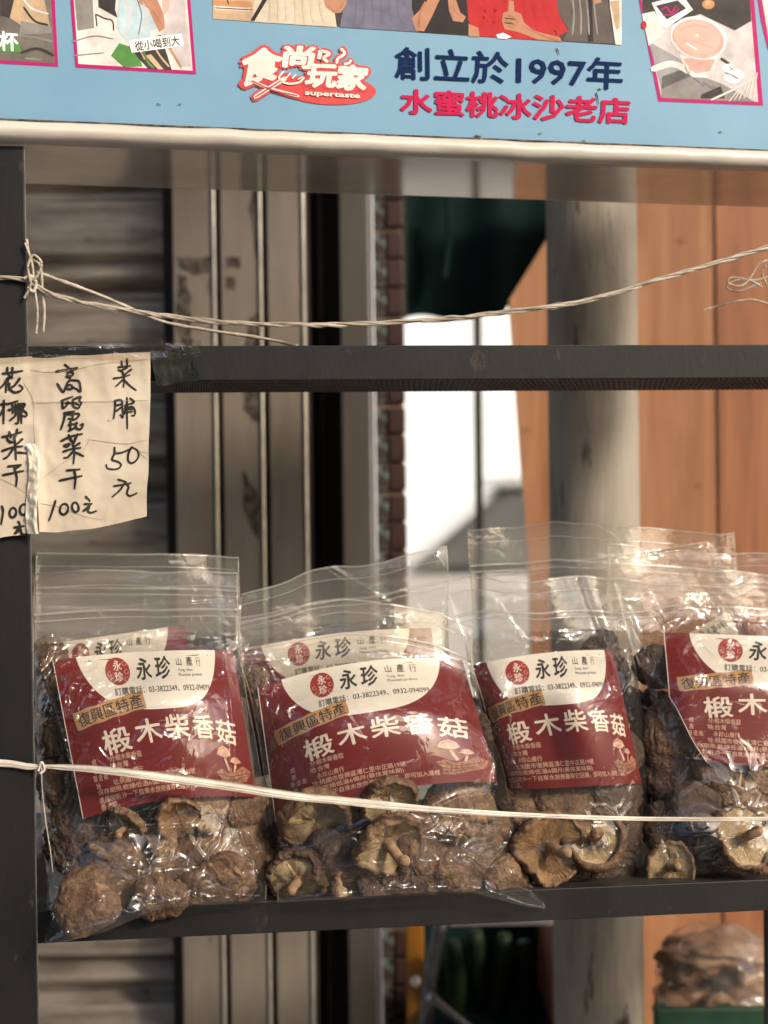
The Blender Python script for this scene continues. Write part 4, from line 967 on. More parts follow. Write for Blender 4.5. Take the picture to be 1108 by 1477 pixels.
# ================================================================== DRIED MUSHROOMS
def cap_mesh(seed, curl=.35, dome=.42, wr=.055, open_=False):
    """cap top with a rolled margin; unit radius, top towards +Z"""
    nu, nr = 170, 72
    T, Q = np.meshgrid(np.linspace(0, 2 * math.pi, nu, endpoint=False), np.linspace(0.0, 1, nr))
    th = T; q = Q
    # profile: q 0..0.78 over the dome, 0.78..1 rolled under
    a = np.clip(q / .80, 0, 1); ro = np.clip((q - .80) / .20, 0, 1)
    rad = np.sin(a * math.pi / 2) ** .9
    z = dome * (np.cos(a * math.pi / 2) ** 1.1) - .12 * np.exp(-(a / .22) ** 2) * (seed % 2)
    rad = rad - curl * .35 * (1 - np.cos(ro * math.pi * .55)); z = z - curl * .55 * np.sin(ro * math.pi * .62)
    out = 1 + .13 * vnoise(np.cos(th) * 1.3 + seed, np.sin(th) * 1.3, 0, seed) + .05 * vnoise(np.cos(th) * 4, np.sin(th) * 4, 1.5, seed + 3)
    x = rad * np.cos(th) * out; y = rad * np.sin(th) * out
    z = z + .30 * a ** 2 * vnoise(np.cos(th) * 1.1, np.sin(th) * 1.1 + seed, 2, seed + 5)
    P_ = np.stack([x, y, z], -1)
    du = np.roll(P_, -1, 1) - np.roll(P_, 1, 1); dv = np.gradient(P_, axis=0)
    N = np.cross(du, dv); N /= np.linalg.norm(N, axis=-1)[..., None] + 1e-9
    if N[5, :, 2].mean() < 0: N = -N
    wx, wy, wz = x + .25 * fbm(x * 2, y * 2, z, seed + 7, 2), y + .25 * fbm(x * 2 + 9, y * 2, z, seed + 8, 2), z
    w1 = ridged(wx * 2.6, wy * 4.4, wz * 3.2, seed + 11, 3); w2 = ridged(wx * 8, wy * 8, wz * 8, seed + 14, 3)
    fold = ridged(np.cos(th) * 3.2, np.sin(th) * 3.2, a * .5, seed + 19, 2)
    fade = np.clip(a * 3, .15, 1)
    w3 = ridged(wx * 4 + wy * 9, wy * 5 - wx * 3, wz * 9, seed + 24, 2)
    disp = -wr * .95 * (w1 - .5) * fade - wr * .26 * (w2 - .5) - wr * .07 * (w3 - .5) + wr * .5 * (fold - .5) * a ** 3
    P_ = P_ + N * disp[..., None]
    return P_.reshape(-1, 3), grid_faces(nu, nr, True)
def gill_mesh(seed, curl=.35, dome=.42):
    nu, nr = 240, 16
    T, Q = np.meshgrid(np.linspace(0, 2 * math.pi, nu, endpoint=False), np.linspace(.04, 1, nr))
    out = 1 + .13 * vnoise(np.cos(T) * 1.3 + seed, np.sin(T) * 1.3, 0, seed) + .05 * vnoise(np.cos(T) * 4, np.sin(T) * 4, 1.5, seed + 3)
    lim = 1 - curl * .30
    ph = (T * 70 / (2 * math.pi) + 1.9 * vnoise(np.cos(T) * 3, np.sin(T) * 3, Q * 2, seed + 2)) % 1.0
    saw = np.abs(ph - .5) * 2
    amp = .038 * np.clip(Q * 3, 0, 1) * (1 + .8 * vnoise(np.cos(T) * 5, np.sin(T) * 5, Q * 4, seed + 6))
    z = -.02 - .10 * (1 - Q ** 2) * -1.2 * 0 + .10 * (1 - Q ** 2) - amp * saw - .05 * vnoise(np.cos(T) * 2, np.sin(T) * 2, Q * 3, seed + 4)
    z = z + .30 * Q ** 2 * vnoise(np.cos(T) * 1.1, np.sin(T) * 1.1 + seed, 2, seed + 5) - .08
    x = Q * lim * np.cos(T) * out; y = Q * lim * np.sin(T) * out
    return np.stack([x, y, z], -1).reshape(-1, 3), grid_faces(nu, nr, True)
def stem_mesh(seed):
    rr = random.Random(seed); ln = rr.uniform(.75, 1.1)
    pth = smooth_path([(0, 0, .05), (.03, .02, -.25), (.10 * rr.uniform(-1, 1.6), .1 * rr.uniform(-1, 1), -.25 - ln * .5), (.22 * rr.uniform(-1, 1.2), .1, -ln)], 22)
    rad = np.interp(np.linspace(0, 1, 22), [0, .2, .7, .92, 1], [.24, .15, .15, .17, .08])
    V, F = tube_geo(pth, rad, 20)
    V = V + .02 * np.stack([fbm(V[:, 0] * 9 + k, V[:, 1] * 9, V[:, 2] * 4, seed + k, 3) for k in range(3)], -1)
    return V, F
def bare(name, V, F, mat):
    me = bpy.data.meshes.new(name); me.from_pydata(V.tolist(), [], F); me.materials.append(mat)
    me.polygons.foreach_set('use_smooth', [True] * len(me.polygons)); me.update(); return me
PROTO = []
for k in range(7):
    curl, dome = (.35, .42) if k % 3 else (.55, .52)
    caps = [bare('cap', *cap_mesh(k * 7 + 3, curl, dome, [.045, .085, .055, .10, .05, .075, .095][k]), M[c]) for c in ('cap_a',)]
    for c in ('cap_b', 'cap_c'):
        m2 = caps[0].copy(); m2.materials.clear(); m2.materials.append(M[c]); caps.append(m2)
    g1 = bare('gills', *gill_mesh(k * 7 + 3, curl, dome), M['gill_o']); g2 = g1.copy(); g2.materials.clear(); g2.materials.append(M['gill_y'])
    PROTO.append((caps, (g1, g2), bare('stem', *stem_mesh(k + 40), M['stem'])))
def mushroom(px, py, dia, v, face, lean, proto, tone, lab, group, spin=None, stem=True, squash=1.0):
    """face 'c' shows the cap, 'g' the gills, 's' stands on edge; lean = (right, up) tilt"""
    caps, gills, stm = PROTO[proto % 7]
    rad = dia / 2 * (1.0 + v) / FPX * .93
    c = S(px, py, v)
    nrm = np.array((lean[0], 0, lean[1])) + (-SN if face == 'c' else SN if face == 'g' else 0 * SN)
    if face == 'g': nrm = SN + np.array((-lean[0], 0, -lean[1]))
    nrm = Vector(nrm.tolist()).normalized()
    q = nrm.to_track_quat('Z', 'Y'); sp = spin if spin is not None else random.uniform(0, 6.28)
    from mathutils import Quaternion
    q = q @ Quaternion((0, 0, 1), sp)
    root = thing('dried_mushroom', lab, 'mushroom', c - np.array(nrm) * rad * .15, group)
    root.rotation_mode = 'QUATERNION'; root.rotation_quaternion = q
    root.scale = (rad, rad * squash, rad)
    for me, nm in [(caps['abc'.index(tone[0])], 'cap'), (gills[1 if 'y' in tone else 0], 'gills')] + ([(stm, 'stem')] if stem else []):
        o = bpy.data.objects.new(nm, me); COL.objects.link(o); o.parent = root
    return root

# ================================================================== BAGS
class Bag:
    def __init__(s, name, label, top, bot, left, right, vc, H, seed, t_fill=.55, t_zip=.78, crum=1.0, lean=.02, vbot=0.0, hi=True, creases=(), over=None, group='clear zip bags of dried mushrooms'):
        s.over = over; s.wob = 5 if seed in (31, 21) else 15
        s.left = np.array(left, float); s.right = np.array(right, float); s.top = np.array(top, float); s.bot = np.array(bot, float)
        s.vc, s.H, s.seed, s.tf, s.tz, s.crum, s.lean, s.vbot = vc, H, seed, t_fill, t_zip, crum, lean, vbot
        s.creases = creases; s.low = {}
        nu, nv = (190, 250) if hi else (120, 150)
        X, Y, V0, A, B = s.grid(nu, nv)
        # outward crumple of the front film
        e = s.crumple(X, Y, A, B)
        s.root = thing(name, label, 'plastic bag', S(float(s.bot[:, 0].mean()), float(s.bot[:, 1].max()), vc), group)
        Pf = S(X, Y, V0 - e)
        mats = [M['film'], M['film_zip']]
        F = grid_faces(nu, nv); fb = np.repeat(B[:-1, 0], nu - 1)
        mesh_obj('front_film', Pf.reshape(-1, 3), F, mats, s.root, smooth=True, matidx=(fb > s.tz).astype(int))
        n2, m2 = 80, 110
        X2, Y2, V2, A2, B2 = s.grid(n2, m2, back=True)
        e2 = s.crumple(X2, Y2, A2, B2) * .8
        mesh_obj('back_film', S(X2, Y2, V2 + e2).reshape(-1, 3), grid_faces(n2, m2), mats, s.root, smooth=True, matidx=(np.repeat(B2[:-1, 0], n2 - 1) > s.tz).astype(int))
        # zip ribs and the rolled top edge
        for (b0, w_) in ((.885, .0011), (.865, .0006), (.995, .0006), (.955, .0004)):
            pts = []
            for a in np.linspace(.004, .996, 90):
                x, y = s.pos(a, b0); v = s.vmid(b0) - .0016 - float(s.wave(a, b0))
                pts.append(S(x, y, v))
            mesh_obj('zip_rib', *tube_geo(np.array(pts), w_, 6), M['zip'], s.root, smooth=True)
        # welded side seams
        for a0 in (.004, .996):
            pts = [S(*s.pos(a0, b), s.vmid(b) - .0006) for b in np.linspace(.01, .99, 90)]
            mesh_obj('side_seam', *tube_geo(np.array(pts), .00045, 6), M['zip'], s.root, smooth=True)
        n, m = 60, 80
        s.gx, s.gy, s.gv, _, _ = s.grid(n, m)
    def pos(s, a, b):
        a = np.asarray(a, float); b = np.asarray(b, float)
        def poly(p, t):
            k = np.linspace(0, 1, len(p)) if False else np.r_[0, np.cumsum(np.linalg.norm(np.diff(p, axis=0), axis=1))]; k = k / k[-1]
            return np.stack([np.interp(t, k, p[:, 0]), np.interp(t, k, p[:, 1])], -1)
        L, Rr, T, B = poly(s.left[::-1], b), poly(s.right[::-1], b), poly(s.top, a), poly(s.bot, a)   # left/right listed top to bottom
        a_, b_ = a[..., None], b[..., None]
        bl = (s.bot[0] * (1 - a_) + s.bot[-1] * a_) * (1 - b_) + (s.top[0] * (1 - a_) + s.top[-1] * a_) * b_
        q = (1 - b_) * B + b_ * T + (1 - a_) * L + a_ * Rr - bl
        wb_k = s.wob
        q = q + wb_k * np.stack([.6 * fbm(b * 3.1 + s.seed, a * .6, 0, s.seed + 90, 2) * np.clip(b * 3 - .5, 0, 1), fbm(a * 2.4 + s.seed, b * .5, 0, s.seed + 91, 3) * np.clip(b, 0, 1) ** 4], -1)
        return q[..., 0], q[..., 1]
    def h(s, b):
        b = np.asarray(b, float)
        up = np.clip(b / .13, 0, 1); up = np.sqrt(up * (2 - up))
        dn = np.clip((b - s.tf) / (s.tz - s.tf), 0, 1); dn = dn * dn * (3 - 2 * dn)
        return up * (1 - dn) 
    def vmid(s, b):
        b = np.asarray(b, float)
        return s.vc + s.lean * b + s.vbot * np.clip(1 - b / .12, 0, 1) ** 1.3
    def wave(s, a, b):
        return .0058 * fbm(np.asarray(a) * 2.2 + s.seed, np.asarray(b) * 2.0, 0, s.seed + 1, 2) * np.clip((np.asarray(b) - s.tf) * 4, 0, 1) * 1.6
    def grid(s, nu, nv, back=False):
        A, B = np.meshgrid(np.linspace(0, 1, nu), np.linspace(0, 1, nv))
        X, Y = s.pos(A, B)
        acr = (1 - np.abs(2 * A - 1) ** 2.4) ** .6
        lump = 1 + .16 * vnoise(A * 3 + s.seed, B * 4, 0, s.seed)
        hh = s.H * s.h(B) * acr * lump
        # film keeps a little gap where the bag is empty
        gap = .0012 * acr
        V = s.vmid(B) - s.wave(A, B) - (s.over[0] * np.exp(-((A - s.over[1]) / s.over[2]) ** 2 - (B / s.over[3]) ** 2) if s.over else 0) * (.75 if back else 1) + (hh * .8 + gap if back else -hh - gap)
        return X, Y, V, A, B
    def crumple(s, X, Y, A, B):
        sd = s.seed
        x, y = X / 62.0, Y / 62.0
        wx = x + .5 * fbm(x, y, 0, sd + 2, 2); wy = y + .5 * fbm(x + 7, y, 0, sd + 3, 2)
        def rg(u, v, sd_, k): return np.exp(-np.abs(vnoise(u, v, 0, sd_)) * k)
        r1 = rg(wx * .9 + wy * .45, wy * .75, sd + 4, 5) + .8 * rg(wx * .5 - wy * .8, wy * .5 + wx * .9, sd + 5, 6)
        r2 = rg(wx * 2.6 + wy, wy * 2.1, sd + 6, 6) + .7 * rg(wx * 1.5 - wy * 2.4, wy * 1.6 + wx * 2., sd + 8, 6)
        r3 = .6 * fbm(wx * 1.6, wy * 1.6, 0, sd + 12, 2)
        zone = np.clip(vnoise(x * .55, y * .5, 0, sd + 40) * 1.6 + .55, .12, 1)
        edge = 1 - (1 - np.abs(2 * A - 1) ** 3) * .45
        mid = np.where(B > s.tz, .5, 1.0) * np.clip((1 - B) * 30, .1, 1)
        neck = 1 + 2.4 * np.exp(-((B - (s.tf + s.tz) / 2) / .10) ** 2)
        foot = 1 + 1.4 * np.exp(-(B / .16) ** 2)
        e = s.crum * (.0030 * r1 + .0013 * r2 + .0016 * (r3 + .6)) * zone * mid * neck * foot * edge
        for (pts, amp, w) in s.creases:
            pts = np.array(pts, float); dmin = np.full(X.shape, 1e9)
            for k in range(len(pts) - 1):
                p, q = pts[k], pts[k + 1]; d_ = q - p; L = d_ @ d_
                t = np.clip(((X - p[0]) * d_[0] + (Y - p[1]) * d_[1]) / L, 0, 1)
                dd = np.hypot(X - p[0] - t * d_[0] + 1.5 * fbm(Y / 14., X / 14., 0, sd + 9, 2), Y - p[1] - t * d_[1]); dmin = np.minimum(dmin, dd)
            e = e + amp * np.exp(-dmin / w)
        return e * np.clip(np.minimum(A, 1 - A) * 40, 0, 1) * np.clip(B * 40, 0, 1)
    def front(s, x, y):
        x = np.atleast_1d(np.asarray(x, float)); y = np.atleast_1d(np.asarray(y, float)); sh_ = x.shape; x = x.ravel(); y = y.ravel()
        gx, gy, gv = s.gx.ravel(), s.gy.ravel(), s.gv.ravel(); out = np.empty(len(x))
        for k in range(0, len(x), 500):
            d2 = (x[k:k + 500, None] - gx) ** 2 + (y[k:k + 500, None] - gy) ** 2
            idx = np.argpartition(d2, 5, axis=1)[:, :5]; dd = np.take_along_axis(d2, idx, 1); w = 1 / (dd + 2)
            out[k:k + 500] = (gv[idx] * w).sum(1) / w.sum(1)
        return out.reshape(sh_)

    def add_label(s, quad, sag_t=0, sag_b=0, warp=None, amin=None, fine=True, inset=.0016, text=True, label=None, ripple=.0006):
        N_, M_ = 44, 30
        wa = np.array(warp) if warp else np.array([[0, 0], [1, 1]])
        def px(a, b):
            a = np.asarray(a, float); b = np.asarray(b, float)
            a2 = np.interp(a, wa[:, 0], wa[:, 1]) + np.where(a < 0, a, 0) + np.where(a > 1, a - 1, 0)
            q = bilin(quad, a2, b)
            sg_ = (sag_t * (1 - b) + sag_b * b) * 4 * a2 * (1 - a2)
            return q[..., 0], q[..., 1] + sg_
        ga_, gb_ = np.meshgrid(np.linspace(0, 1, N_), np.linspace(0, 1, M_))
        X, Y = px(ga_, gb_)
        Vd = s.front(X, Y) + inset
        for _ in range(3):     # paper is stiffer than film: smooth the depth
            Vp = np.pad(Vd, 1, mode='edge'); Vd = (Vp[:-2, 1:-1] + Vp[2:, 1:-1] + Vp[1:-1, :-2] + Vp[1:-1, 2:] + 2 * Vd) / 6
        Vd = np.maximum(Vd, s.front(X, Y) + .0005) + ripple * vnoise(ga_ * 5, gb_ * 4, 0, s.seed + 77)
        def surf(a, b, off):
            a = np.asarray(a, float); b = np.asarray(b, float)
            fa = np.clip(a, 0, 1) * (N_ - 1); fb = np.clip(b, 0, 1) * (M_ - 1)
            i = np.minimum(fa.astype(int), N_ - 2); j = np.minimum(fb.astype(int), M_ - 2); fa = fa - i; fb = fb - j
            v = Vd[j, i] * (1 - fa) * (1 - fb) + Vd[j, i + 1] * fa * (1 - fb) + Vd[j + 1, i] * (1 - fa) * fb + Vd[j + 1, i + 1] * fa * fb
            x, y = px(a, b); return S(x, y, v - off)
        am = (lambda b: np.zeros_like(np.asarray(b, float))) if amin is None else (lambda b: np.interp(b, [p[0] for p in amin], [p[1] for p in amin]))
        n1, m1 = 60, 44
        ga_, gb_ = np.meshgrid(np.linspace(0, 1, n1), np.linspace(0, 1, m1)); ga_ = am(gb_) + (1 - am(gb_)) * ga_
        base = mesh_obj('label', surf(ga_, gb_, 0).reshape(-1, 3), grid_faces(n1, m1), M['label_red'], s.root, smooth=True)
        if label: base['label'] = label
        bk_ = mesh_obj('paper_back', surf(ga_, gb_, -.00012).reshape(-1, 3), grid_faces(n1, m1), M['label_white'], base, smooth=True)
        # white rim of the paper edge
        rim = [stroke_geo([(am(b), b) for b in np.linspace(0, 1, 24)], .004, n=60)]
        V, F = rim[0]; mesh_obj('rim', surf(V[:, 0], V[:, 1], .00014), F, M['label_white'], base)
        # white arch
        an, bn = 56, 20; a0, a1, bb = .115, .885, .39
        AA, TT = np.meshgrid(np.linspace(-1, 1, an), np.linspace(0, 1, bn))
        AA = np.sin(AA * math.pi / 2)
        depth = bb * (1 - np.abs(AA) ** 2.9) ** .62
        Va = (a0 + a1) / 2 + (a1 - a0) / 2 * AA; Vb = depth * TT
        if amin is None or True:
            mesh_obj('white_arch', surf(Va, Vb, .00012).reshape(-1, 3), grid_faces(an, bn), M['label_white'], base)
        ASP = 1.62
        def put(geo, mat, off, nm, clip=True):
            V, F = geo; V = np.asarray(V)
            if amin is not None and clip:
                ok = V[:, 0] >= am(V[:, 1]) + .004; F = [f for f in F if all(ok[i] for i in f)]
            if F: return mesh_obj(nm, surf(V[:, 0], V[:, 1], off + _z(V)), F, mat, base)
        def word(t, cx, cy_, w, h, rot=0, bold=0.0, ml=.12, **k):
            V, F = text_geo(t, bold, maxlen=ml, ring=4, **k); n_ = norm_geo(V); zz = n_[:, 2]; n_ = n_ - .5
            x = n_[:, 0] * w * ASP; y = -n_[:, 1] * h; c, sn = math.cos(R(rot)), math.sin(R(rot))
            return np.stack([cx + (x * c - y * sn) / ASP, cy_ + x * sn + y * c, zz], -1), F
        el = lambda cx, cy_, r, n=40: np.stack([cx + r / ASP * np.cos(np.linspace(0, 2 * math.pi, n, endpoint=False)), cy_ + r * np.sin(np.linspace(0, 2 * math.pi, n, endpoint=False))], -1)
        def disc(cx, cy_, r):
            V = [(cx, cy_)]; F = []; n = 36
            for rg in range(1, 5):
                for k in range(n): t = 2 * math.pi * k / n; V.append((cx + r * rg / 4 / ASP * math.cos(t), cy_ + r * rg / 4 * math.sin(t)))
            for k in range(n):
                F.append([0, 1 + k, 1 + (k + 1) % n])
                for rg in range(3): a_ = 1 + rg * n; F.append([a_ + k, a_ + n + k, a_ + n + (k + 1) % n, a_ + (k + 1) % n])
            return np.array(V), F
        put(disc(.300, .118, .092), M['seal_red'], .00022, 'seal')
        put(join(word('永', .302, .080, .040, .070, 0, .02), word('珍', .302, .155, .040, .068, 0, .02)), M['label_white'], .00034, 'seal_lettering')
        ph = [stroke_geo([(.300 + .038 * math.cos(t + k), .118 + .062 * math.sin(t + k)) for t in np.linspace(0, 5, 9)], .004) for k in (0,)]
        put(join(*[stroke_geo([(cx + .009 * math.cos(t), cy_ + .014 * math.sin(t)) for t in np.linspace(0, 5.5, 8)], .003) for cx, cy_ in ((.262, .13), (.340, .125), (.335, .07), (.27, .175), (.335, .175))]), M['label_fine'], .00032, 'seal_curl')
        put(join(word('永', .425, .115, .085, .150, 0, .025, shear=.12), word('珍', .530, .112, .090, .160, 0, .025, shear=.12)), M['label_black'], .00028, 'lettering')
        put(join(word('山', .625, .075, .030, .055, 0, .005), word('產', .685, .075, .036, .065, 0, .015), word('行', .745, .078, .036, .060, 0, -.005)), M['label_black'], .00028, 'lettering')
        if text:
            put(join(word('Yong  zhen', .655, .135, .085, .026, 0, 0, .4), word('Mountain products', .685, .168, .145, .028, 0, 0, .4)), M['label_black'], .00028, 'lettering')
        put(join(word('訂購電話：03-3822349、0932-094099', .535, .252, .53, .052, 0, .008, .4)), M['label_black'], .00028, 'lettering')
        if not fine: return base
        # badge
        bv = []; nb, mb = 20, 6
        for j in range(mb):
            for i in range(nb):
                aa, b2 = i / (nb - 1) * 2 - 1, j / (mb - 1) * 2 - 1
                jx = .003 * (abs(b2) > .9) * math.sin(i * 1.1); x = aa * .178 * ASP * (1 - .02 * abs(b2) ** 2); y = b2 * .058 + jx
                c, sn = math.cos(R(-9)), math.sin(R(-9)); bv.append((.225 + (x * c - y * sn) / ASP, .362 + x * sn + y * c))
        put((np.array(bv), grid_faces(nb, mb)), M['badge'], .00026, 'badge')
        put(word('復興區特產', .228, .362, .325, .092, -9, .008), M['label_black'], .00038, 'lettering')
        big = [('椴', .235, .565, -6), ('木', .395, .528, -3), ('柴', .553, .514, 0), ('香', .712, .524, 3), ('菇', .865, .560, 6)]
        put(join(*[word(t, x, y, .138, .165, r_, .018, .12) for t, x, y, r_ in big]), M['label_text'], .00024, 'product_name')
        lines = [('成', .105, .678, .022), ('分:椴木柴香菇', .262, .672, .155), ('產', .105, .730, .022), ('地:台灣', .225, .722, .090), ('製 造 商:', .125, .780, .075), ('永珍山產行', .27, .774, .125), ('地', .105, .832, .022),
                 ('址:桃園市復興區澤仁里中正路19號', .395, .822, .43), ('保存期限:乾燥低溫6個月(最佳賞味期)', .345, .872, .50), ('產品說明:沖一下自來水放旁邊等它回潮，即可加入湯裡', .425, .918, .66), ('香入菜。', .145, .966, .095)]
        put(join(*[word(t, x, y, w, .042, -.5, .010, .5) for t, x, y, w in lines]), M['label_fine'], .00024, 'lettering')
        # printed mushroom on a log
        A_ = lambda p: (.745 + p[0] * .245, .655 + p[1] * .285)
        lg = [A_(p) for p in ((.0, .62), (.18, .55), (.35, .66), (.62, .60), (.80, .48), (1.0, .62), (.86, .84), (.55, .92), (.3, 1.0), (.08, .96), (.12, .8))]
        put(subdiv(poly_geo(lg), .02), M['pict'], .00028, 'printed_picture')
        st_ = [stroke_geo([A_(p) for p in q], .006) for q in (((.02, .66), (.2, .70), (.4, .74), (.7, .70), (.92, .62)), ((.08, .78), (.3, .82), (.6, .80), (.85, .72)), ((.10, .90), (.3, .90), (.5, .86), (.8, .8)), ((.05, .70), (.10, .78), (.07, .86)), ((.2, .62), (.28, .76), (.24, .9)), ((.45, .72), (.5, .9)))]
        put(join(*st_), M['pict_dark'], .00040, 'printed_picture')
        cp = [subdiv(poly_geo([A_(p) for p in ((.10, .20), (.18, .06), (.34, .0), (.48, .08), (.54, .22), (.40, .28), (.26, .26))]), .02), subdiv(poly_geo([A_(p) for p in ((.48, .38), (.56, .28), (.68, .28), (.78, .40), (.64, .44))]), .02),
              stroke_geo([A_(p) for p in ((.32, .24), (.36, .42), (.42, .60))], .020), stroke_geo([A_(p) for p in ((.62, .42), (.60, .52), (.56, .62))], .013)]
        put(join(*cp), M['pict2'], .00036, 'printed_picture')
        put(join(*[stroke_geo([A_(p) for p in q], .005) for q in (((.10, .21), (.26, .27), (.42, .29), (.54, .23)), ((.48, .39), (.62, .45), (.78, .41)), ((.2, .1), (.3, .06), (.4, .1)), ((.29, .28), (.33, .44), (.38, .58)))]), M['pict_dark'], .00046, 'printed_picture')
        return base

GB = 'clear zip bags of dried mushrooms'
# ---- second row (behind)
b1b = Bag('mushroom_bag', 'clear zip bag standing behind the leftmost bag, only its top showing', [(50, 799), (200, 797), (346, 801)], [(52, 1240), (360, 1240)], [(50, 799), (50, 1000), (52, 1240)], [(346, 801), (350, 1000), (360, 1240)], .105, .030, 21, .52, .74, 1.0, .012, hi=False)
b1b.add_label([(49, 932), (267, 901), (290, 1085), (66, 1115)], fine=False, text=False)
b2b = Bag('mushroom_bag', 'clear zip bag behind the second bag, its upper edge rising to the right', [(345, 856), (440, 826), (560, 808), (642, 788)], [(350, 1230), (660, 1230)], [(345, 856), (340, 1000), (350, 1230)], [(642, 788), (655, 1000), (660, 1230)], .100, .030, 22, .58, .80, 1.3, .012, hi=False,
          creases=[([(447, 800), (520, 845), (560, 870)], .002, 3), ([(540, 905), (556, 880), (575, 905)], .003, 2)])
b2b.add_label([(345, 938), (622, 906), (648, 1090), (368, 1122)], -8, -8)
b4b = Bag('mushroom_bag', 'tall clear zip bag at the back, its top reaching highest of all', [(678, 762), (800, 757), (940, 763), (1060, 772)], [(700, 1230), (1085, 1230)], [(678, 762), (684, 1000), (700, 1230)], [(1060, 772), (1078, 1000), (1085, 1230)], .125, .032, 24, .60, .80, 1.5, .012, hi=False,
          creases=[([(700, 832), (860, 812), (1010, 790)], .003, 2), ([(1020, 790), (1050, 860), (1066, 900)], .003, 3)])
b4b.add_label([(985, 918), (1058, 878), (1150, 1010), (1070, 1050)], fine=False, text=False)
b5b = Bag('mushroom_bag', 'clear zip bag at the back right cut by the right frame edge', [(872, 786), (1000, 792), (1210, 806)], [(900, 1230), (1210, 1230)], [(872, 786), (890, 1000), (900, 1230)], [(1210, 806), (1215, 1000), (1210, 1230)], .090, .030, 25, .60, .80, 1.2, .012, hi=False)
# ---- front row
b3 = Bag('mushroom_bag', 'third bag from the left with its label between two other labels', [(640, 838), (700, 828), (800, 828), (890, 838)], [(736, 1288), (820, 1284), (924, 1279)], [(640, 838), (672, 930), (690, 1000), (722, 1150), (736, 1288)], [(890, 838), (908, 920), (930, 1040), (934, 1120), (924, 1279)], .048, .036, 33, .62, .82, 1.1, .022, .0,
         creases=[([(838, 836), (862, 900), (884, 960), (892, 1010)], .0045, 3.0), ([(872, 1165), (886, 1175), (902, 1210)], .003, 2.0), ([(720, 870), (760, 930)], .002, 3)])
b3.add_label([(682, 960), (884, 938), (926, 1130), (720, 1141)], -7, 0, [[0, 0], [.235, .20], [.39, .43], [.55, .63], [.71, .81], [.87, .93], [1, 1]], label='red paper label with its right end bent back')
b4 = Bag('mushroom_bag', 'rightmost front bag with a folded label corner cut by the frame', [(880, 838), (960, 828), (1080, 832), (1215, 845)], [(920, 1279), (1000, 1275), (1215, 1268)], [(880, 838), (905, 920), (940, 1010), (946, 1120), (920, 1279)], [(1215, 845), (1220, 1000), (1220, 1150), (1215, 1268)], .045, .038, 34, .62, .84, 1.3, .022, .0,
         creases=[([(935, 860), (960, 905)], .004, 3), ([(1052, 1130), (1063, 1160), (1050, 1180), (1035, 1200)], .002, 1.5), ([(905, 880), (925, 930), (940, 980)], .003, 3)])
b4.add_label([(958, 912), (1275, 924), (1270, 1108), (968, 1093)], 0, 6, None, amin=[(0, 0), (.52, .01), (.60, .04), (.85, .11), (1, .17)], label='red paper label with its lower left corner folded under')
b2 = Bag('mushroom_bag', 'second bag from the left with a clear film corner poking over the shelf rail', [(345, 888), (440, 872), (500, 862), (570, 862), (640, 876), (690, 905)], [(400, 1302), (500, 1299), (600, 1292), (680, 1288), (722, 1300), (760, 1308), (788, 1311)],
         [(345, 888), (350, 960), (368, 1060), (388, 1150), (393, 1230), (400, 1302)], [(690, 905), (684, 960), (702, 1050), (728, 1120), (746, 1190), (766, 1255), (788, 1311)], .034, .038, 32, .62, .83, 1.2, .018, -.042,
         creases=[([(672, 1040), (696, 1060), (714, 1100), (712, 1130)], .004, 2.5), ([(468, 1246), (488, 1212), (510, 1200), (534, 1186), (560, 1190)], .0035, 2.2), ([(626, 1168), (660, 1150), (700, 1146), (740, 1178)], .004, 3),
                  ([(600, 1206), (650, 1216), (706, 1245)], .003, 1.8), ([(706, 1245), (730, 1220), (745, 1190)], .004, 2.5), ([(738, 1250), (752, 1278), (786, 1292)], .005, 2.5), ([(600, 1240), (616, 1275), (625, 1290)], .003, 2), ([(640, 1176), (690, 1184), (735, 1188)], .004, 2.0)])
b2.add_label([(372, 992), (667, 952), (717, 1128), (398, 1186)], -17, -17, [[0, 0], [1, 1]], label='flat red paper label of the second bag, all its print readable')
b1 = Bag('mushroom_bag', 'leftmost bag sagging over the shelf rail beside the black post', [(49, 823), (120, 821), (220, 824), (343, 824)], [(64, 1362), (96, 1358), (150, 1345), (185, 1330), (240, 1312), (300, 1308), (384, 1302)],
         [(49, 823), (48, 950), (50, 1060), (60, 1180), (68, 1280), (64, 1362)], [(343, 824), (344, 890), (352, 960), (366, 1050), (380, 1140), (388, 1230), (384, 1302)], .032, .037, 31, .60, .80, 1.15, .018, -.034, over=(.026, .18, .30, .16),
         creases=[([(322, 936), (330, 990), (336, 1060), (340, 1120), (340, 1150)], .0048, 2.6), ([(340, 1150), (330, 1185), (352, 1190), (370, 1205), (380, 1230)], .0045, 2.4), ([(134, 1198), (200, 1196), (272, 1192)], .004, 1.8), ([(314, 1234), (340, 1238), (352, 1256)], .004, 2.2),
                  ([(346, 1200), (372, 1260), (382, 1290)], .003, 2), ([(232, 872), (280, 871), (330, 868)], .0022, 1.6), ([(52, 878), (140, 880), (232, 872)], .0018, 1.8), ([(150, 968), (158, 985), (152, 1000), (142, 1002)], .0025, 2), ([(310, 935), (336, 925), (345, 945)], .003, 2.2),
                  ([(110, 1290), (150, 1300), (168, 1330)], .003, 2), ([(92, 1300), (98, 1330), (96, 1356)], .0035, 2.5), ([(56, 960), (90, 1060), (104, 1120)], .002, 2.5)])
b1.add_label([(76, 952), (336, 938), (370, 1150), (120, 1181)], -5, -12, [[0, 0], [.235, .264], [.39, .45], [.55, .615], [.71, .77], [.87, .885], [1, 1]], label='red paper label crossed by a bright film crease at its right')

